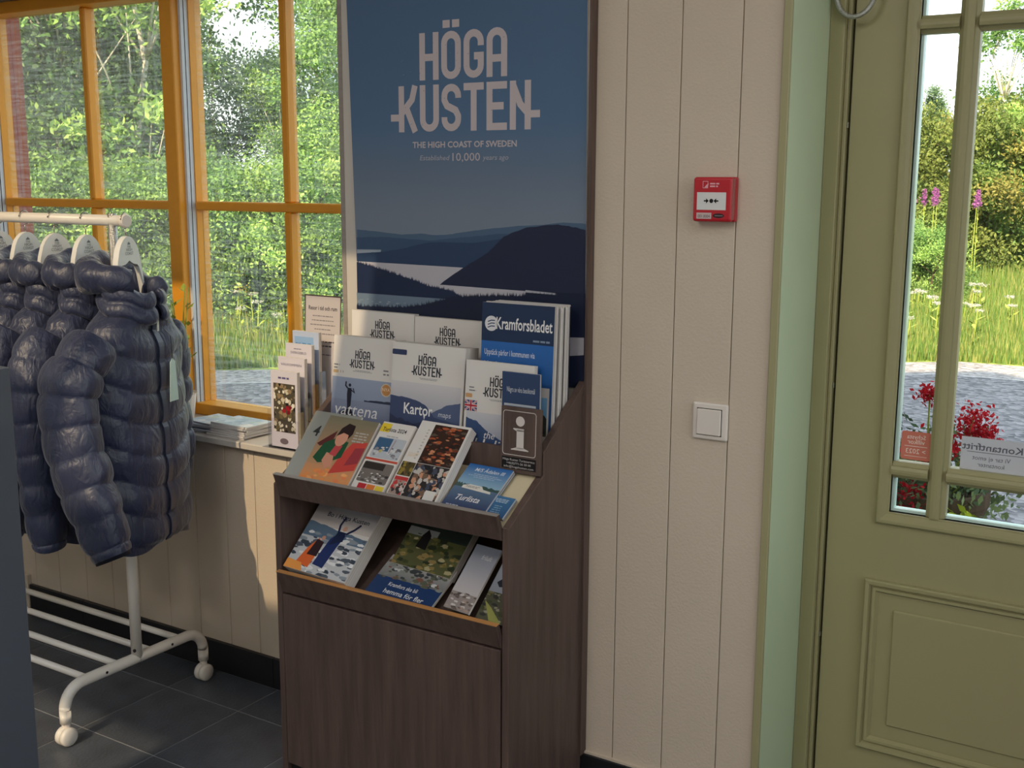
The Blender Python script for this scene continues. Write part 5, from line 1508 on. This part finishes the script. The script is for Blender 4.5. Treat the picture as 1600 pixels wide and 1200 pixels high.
tree_kind('slim_birch', 18, 6.0, 0.95, 1.2, 7000, 0.045, GREENS, 40, trunk_r=0.05)
def plant_tree(kind, name, az, dist, s_, rz, label, cat='tree', group=None):
    a = radians(az); x, y = -dist * sin(a), dist * cos(a)
    o = empty(name, (x, y, gh(x, y) - 0.02), (0, 0, radians(rz)), label, cat, group)
    o.scale = (s_, s_, s_)
    fol, tk, br = KIND[kind]
    link('foliage', fol, o); link('trunk', tk, o); link('branch_wood', br, o)
    return o
# (kind, name, azimuth left of straight ahead, distance, scale, turn, label)
WT = [('birch_a', 'birch_tree', 57.5, 17.5, 1.0, 20, 'tall birch seen in the upper left pane of the left window'),
      ('birch_b', 'birch_tree', 54.6, 15.5, 1.0, 80, 'white-trunked birch in the left half of the left window'),
      ('birch_a', 'birch_tree', 54.9, 18.4, 1.05, 140, 'birch between the two vertical bars of the left window'),
      ('birch_b', 'birch_tree', 53.4, 15.6, 0.95, 250, 'birch left of the yellow window post'),
      ('birch_a', 'birch_tree', 53.6, 19.5, 1.0, 200, 'tallest birch at the back of the left window'),
      ('birch_b', 'birch_tree', 37.6, 18.0, 0.95, 320, 'tall birch hidden mostly behind the banner'),
      ('birch_a', 'birch_tree', 37.8, 16.0, 0.92, 60, 'tall birch beside the banner in the right window'),
      ('birch_b', 'birch_tree', 35.0, 17.0, 1.0, 10, 'tall birch partly hidden behind the banner'),
      ('aspen', 'aspen_tree', 58.3, 13.4, 0.85, 30, 'leafy young aspen at the far left of the left window'),
      ('alder', 'alder_tree', 55.8, 13.8, 0.90, 90, 'dark alder low in the left window behind the rail'),
      ('aspen', 'aspen_tree', 53.0, 13.6, 0.80, 160, 'bright young aspen in the middle of the left window'),
      ('alder', 'alder_tree', 51.4, 13.8, 0.72, 220, 'dark alder behind the yellow window post'),
      ('aspen', 'aspen_tree', 50.4, 13.6, 0.60, 300, 'bright young aspen right of the yellow window post'),
      ('alder', 'alder_tree', 45.4, 13.8, 0.55, 10, 'dark alder low in the middle of the right window'),
      ('aspen', 'aspen_tree', 43.2, 13.0, 0.46, 70, 'bright young aspen at the vertical bar of the right window'),
      ('aspen', 'aspen_tree', 39.6, 13.2, 0.64, 190, 'bright young aspen low beside the banner'),
      ('slim_birch', 'birch_tree', 50.1, 12.7, 0.95, 30, 'slender birch with pale trunk showing right of the rail end'),
      ('slim_birch', 'birch_tree', 53.3, 12.9, 0.95, 130, 'slender birch with pale trunk showing above the hangers'),
      ('bush', 'bush', 56.5, 12.0, 0.80, 0, 'low green bush at the far left outside'),
      ('bush', 'bush', 53.6, 11.9, 0.75, 60, 'low green bush behind the hanging jackets'),
      ('bush', 'bush', 50.6, 11.8, 0.70, 110, 'low green bush behind the right end of the rack'),
      ('bush', 'bush', 48.0, 11.8, 0.75, 170, 'low green bush at the left edge of the right window'),
      ('bush', 'bush', 45.9, 12.0, 0.70, 230, 'low green bush above the yellow flowers'),
      ('bush', 'bush', 43.8, 11.7, 0.72, 280, 'low green bush left of the printed sign'),
      ('bush', 'bush', 41.6, 11.6, 0.75, 330, 'low green bush behind the printed sign')]
for (k, nm, az, d, s_, rz, lb) in WT:
    plant_tree(k, nm, az, d, s_, rz, lb, 'bush' if nm == 'bush' else 'tree')
DT = [('spruce', 'spruce_tree', 12.4, 24.0, 0.52, 0, 'bluish spruce at the left edge of the door glass'),
      ('spruce', 'spruce_tree', 14.2, 25.0, 0.46, 70, 'second bluish spruce behind the left door stile'),
      ('slim_birch', 'birch_tree', 9.6, 17.5, 0.66, 40, 'slender tree standing tall in the wide door pane'),
      ('slim_birch', 'birch_tree', 6.6, 18.5, 0.70, 140, 'slender tree at the right edge of the door glass'),
      ('yellow_bush', 'bush', 12.8, 17.5, 0.88, 0, 'yellow-green bush at the left edge of the door glass'),
      ('yellow_bush', 'bush', 10.9, 17.2, 0.92, 90, 'yellow-green bush behind the vertical door bar'),
      ('yellow_bush', 'bush', 8.8, 17.6, 0.95, 200, 'yellow-green bush in the wide door pane'),
      ('bush', 'bush', 7.0, 18.0, 1.15, 20, 'green bush at the right edge of the door glass'),
      ('alder', 'alder_tree', 8.2, 21.5, 0.50, 20, 'dark alder behind the yellow-green bushes'),
      ('alder', 'alder_tree', 5.4, 21.0, 0.62, 80, 'dark alder beyond the right edge of the door glass'),
      ('bush', 'bush', 13.6, 14.5, 0.45, 40, 'small green bush low at the left of the door glass'),
      ('bush', 'bush', 12.0, 14.2, 0.42, 150, 'small green bush left of the vertical door bar'),
      ('alder', 'alder_tree', 16.4, 22.0, 0.60, 140, 'dark alder hidden mostly by the left door stile')]
for (k, nm, az, d, s_, rz, lb) in DT:
    plant_tree(k, nm, az, d, s_, rz, lb, 'bush' if nm == 'bush' else 'tree')

# flowers in the meadow
def herb(name, az, d, h, label, cat, col, head, group):
    a = radians(az); x, y = -d * sin(a), d * cos(a)
    o = empty(name, (x, y, gh(x, y)), (0, 0, R.uniform(0, 6)), label, cat, group)
    b = MB().tube([(0, 0, -0.02), (0.01, 0.01, h * 0.5), (0.0, 0.02, h)], [0.008, 0.006, 0.004], 5)
    for q in range(7):
        z = h * (0.15 + 0.09 * q); e = q * 2.4
        c = Vector((0, 0, z)); dd = Vector((cos(e), sin(e), 0.5)) * 0.10; s_ = Vector((-sin(e), cos(e), 0)) * 0.018
        b.add([c, c + dd * 0.5 + s_, c + dd, c + dd * 0.5 - s_], [(0, 1, 2, 3)])
    b.build('stem', M_LEAF_IN, o)
    cl = []
    if head == 'spike': cl = [((0, 0.02, h + 0.014 * q), 0.034 * (1 - q / 18), 0) for q in range(14)]
    elif head == 'umbel': cl = [((0.035 * cos(q), 0.035 * sin(q), h + 0.01), 0.014, 0) for q in range(7)]
    else: cl = [((0.05 * cos(q * 2.0), 0.05 * sin(q * 2.0), h + 0.015 * q), 0.035, 0) for q in range(6)]
    v_, f_, c_ = leaf_cloud(int(az * 100 + d * 10), 160 if head == 'spike' else 60, cl, 0.016 if head == 'spike' else 0.011, [lin(col)], 0.7)
    link('flower_head', color_mesh('flower_head', v_, f_, c_, M_LEAFS), o)
FW = (206, 128, 206)
for az, d in ((12.55, 15.0), (12.2, 15.2), (11.95, 15.1), (10.3, 15.2), (10.15, 15.3), (13.1, 15.0)):
    herb('fireweed', az, d, 1.15, 'pink fireweed spike standing in the meadow outside the door', 'flower', FW, 'spike', 'fireweed outside the door')
for k in range(18):
    herb('cow_parsley', R.uniform(7.6, 13.4), R.uniform(11.4, 13.6), R.uniform(0.26, 0.44), 'white umbel flower in the meadow outside the door', 'flower', (246, 246, 240), 'umbel', 'white umbels outside the door')
for k in range(14):
    herb('cow_parsley', R.uniform(41.5, 47.0), R.uniform(10.6, 11.4), R.uniform(0.28, 0.46), 'white umbel flower in the meadow outside the window', 'flower', (226, 232, 226), 'umbel', 'white umbels outside the window')
for k in range(16):
    herb('yellow_flower', R.uniform(45.3, 47.6), R.uniform(11.2, 11.6), R.uniform(0.42, 0.66), 'yellow wildflower in the meadow outside the right window', 'flower', (250, 222, 40), 'ball', 'yellow flowers outside the window')

# geranium planter outside the door
t = empty('flower_planter', (-0.655, 3.20, GZ), label='dark planter of red geraniums with trailing leaves outside the door', cat='planter')
MB().lathe([(0.10, 0.0), (0.115, 0.05), (0.150, 0.70), (0.165, 0.74), (0.165, 0.775), (0.145, 0.775), (0.140, 0.74)], 26).build('pot', M_BARK_D, t)
GL = [lin(c) for c in ((96, 116, 84), (116, 134, 92), (80, 100, 76))]
cl = [((R.uniform(-0.14, 0.14), R.uniform(-0.12, 0.12), 0.78 + R.uniform(-0.08, 0.14)), 0.05, i) for i in range(30)] + [((-0.10 + 0.04 * cos(i), -0.1, 0.72 - 0.02 * (i % 4)), 0.05, i) for i in range(10)]
v_, f_, c_ = leaf_cloud(81, 3000, cl, 0.013, GL, 0.8)
link('leaves', color_mesh('leaves', v_, f_, c_, M_LEAFS), t)
cl = [((0.06 + R.uniform(-0.06, 0.09), -0.14 + R.uniform(-0.03, 0.03), 0.74 - R.uniform(0, 0.12)), 0.03, i) for i in range(24)]
v_, f_, c_ = leaf_cloud(82, 1500, cl, 0.014, [lin(c) for c in ((170, 186, 60), (150, 170, 50), (190, 196, 80))], 0.8)
link('trailing_leaves', color_mesh('trailing_leaves', v_, f_, c_, M_LEAFS), t)
heads = [(-0.005, -0.02, 1.035, 0.024), (0.105, 0.02, 0.975, 0.036), (0.14, 0.0, 0.935, 0.028), (0.165, -0.02, 0.905, 0.020), (0.05, -0.06, 0.90, 0.036), (0.03, -0.08, 0.855, 0.028), (-0.085, -0.08, 0.875, 0.020), (-0.02, -0.14, 0.775, 0.038), (0.0, -0.15, 0.745, 0.026), (0.10, 0.03, 0.93, 0.030)]
for i, (x, y, z, r_) in enumerate(heads):
    h = empty('flower_stalk', (0, 0, 0)); 
    bpy.data.objects.remove(h)
    v_, f_, c_ = leaf_cloud(90 + i, 200, [((x, y, z), r_, 0)], 0.008, [lin((226, 30, 52)), lin((236, 44, 70))], 0.62)
    fo = link('flower_cluster', color_mesh('flower_cluster', v_, f_, c_, M_LEAFS), t)
    MB().tube([(x * 0.4, y * 0.4, 0.76), (x * 0.8, y * 0.8, (0.76 + z) / 2), (x, y, z)], 0.0025, 6).build('stalk', M_LEAF_IN, fo)
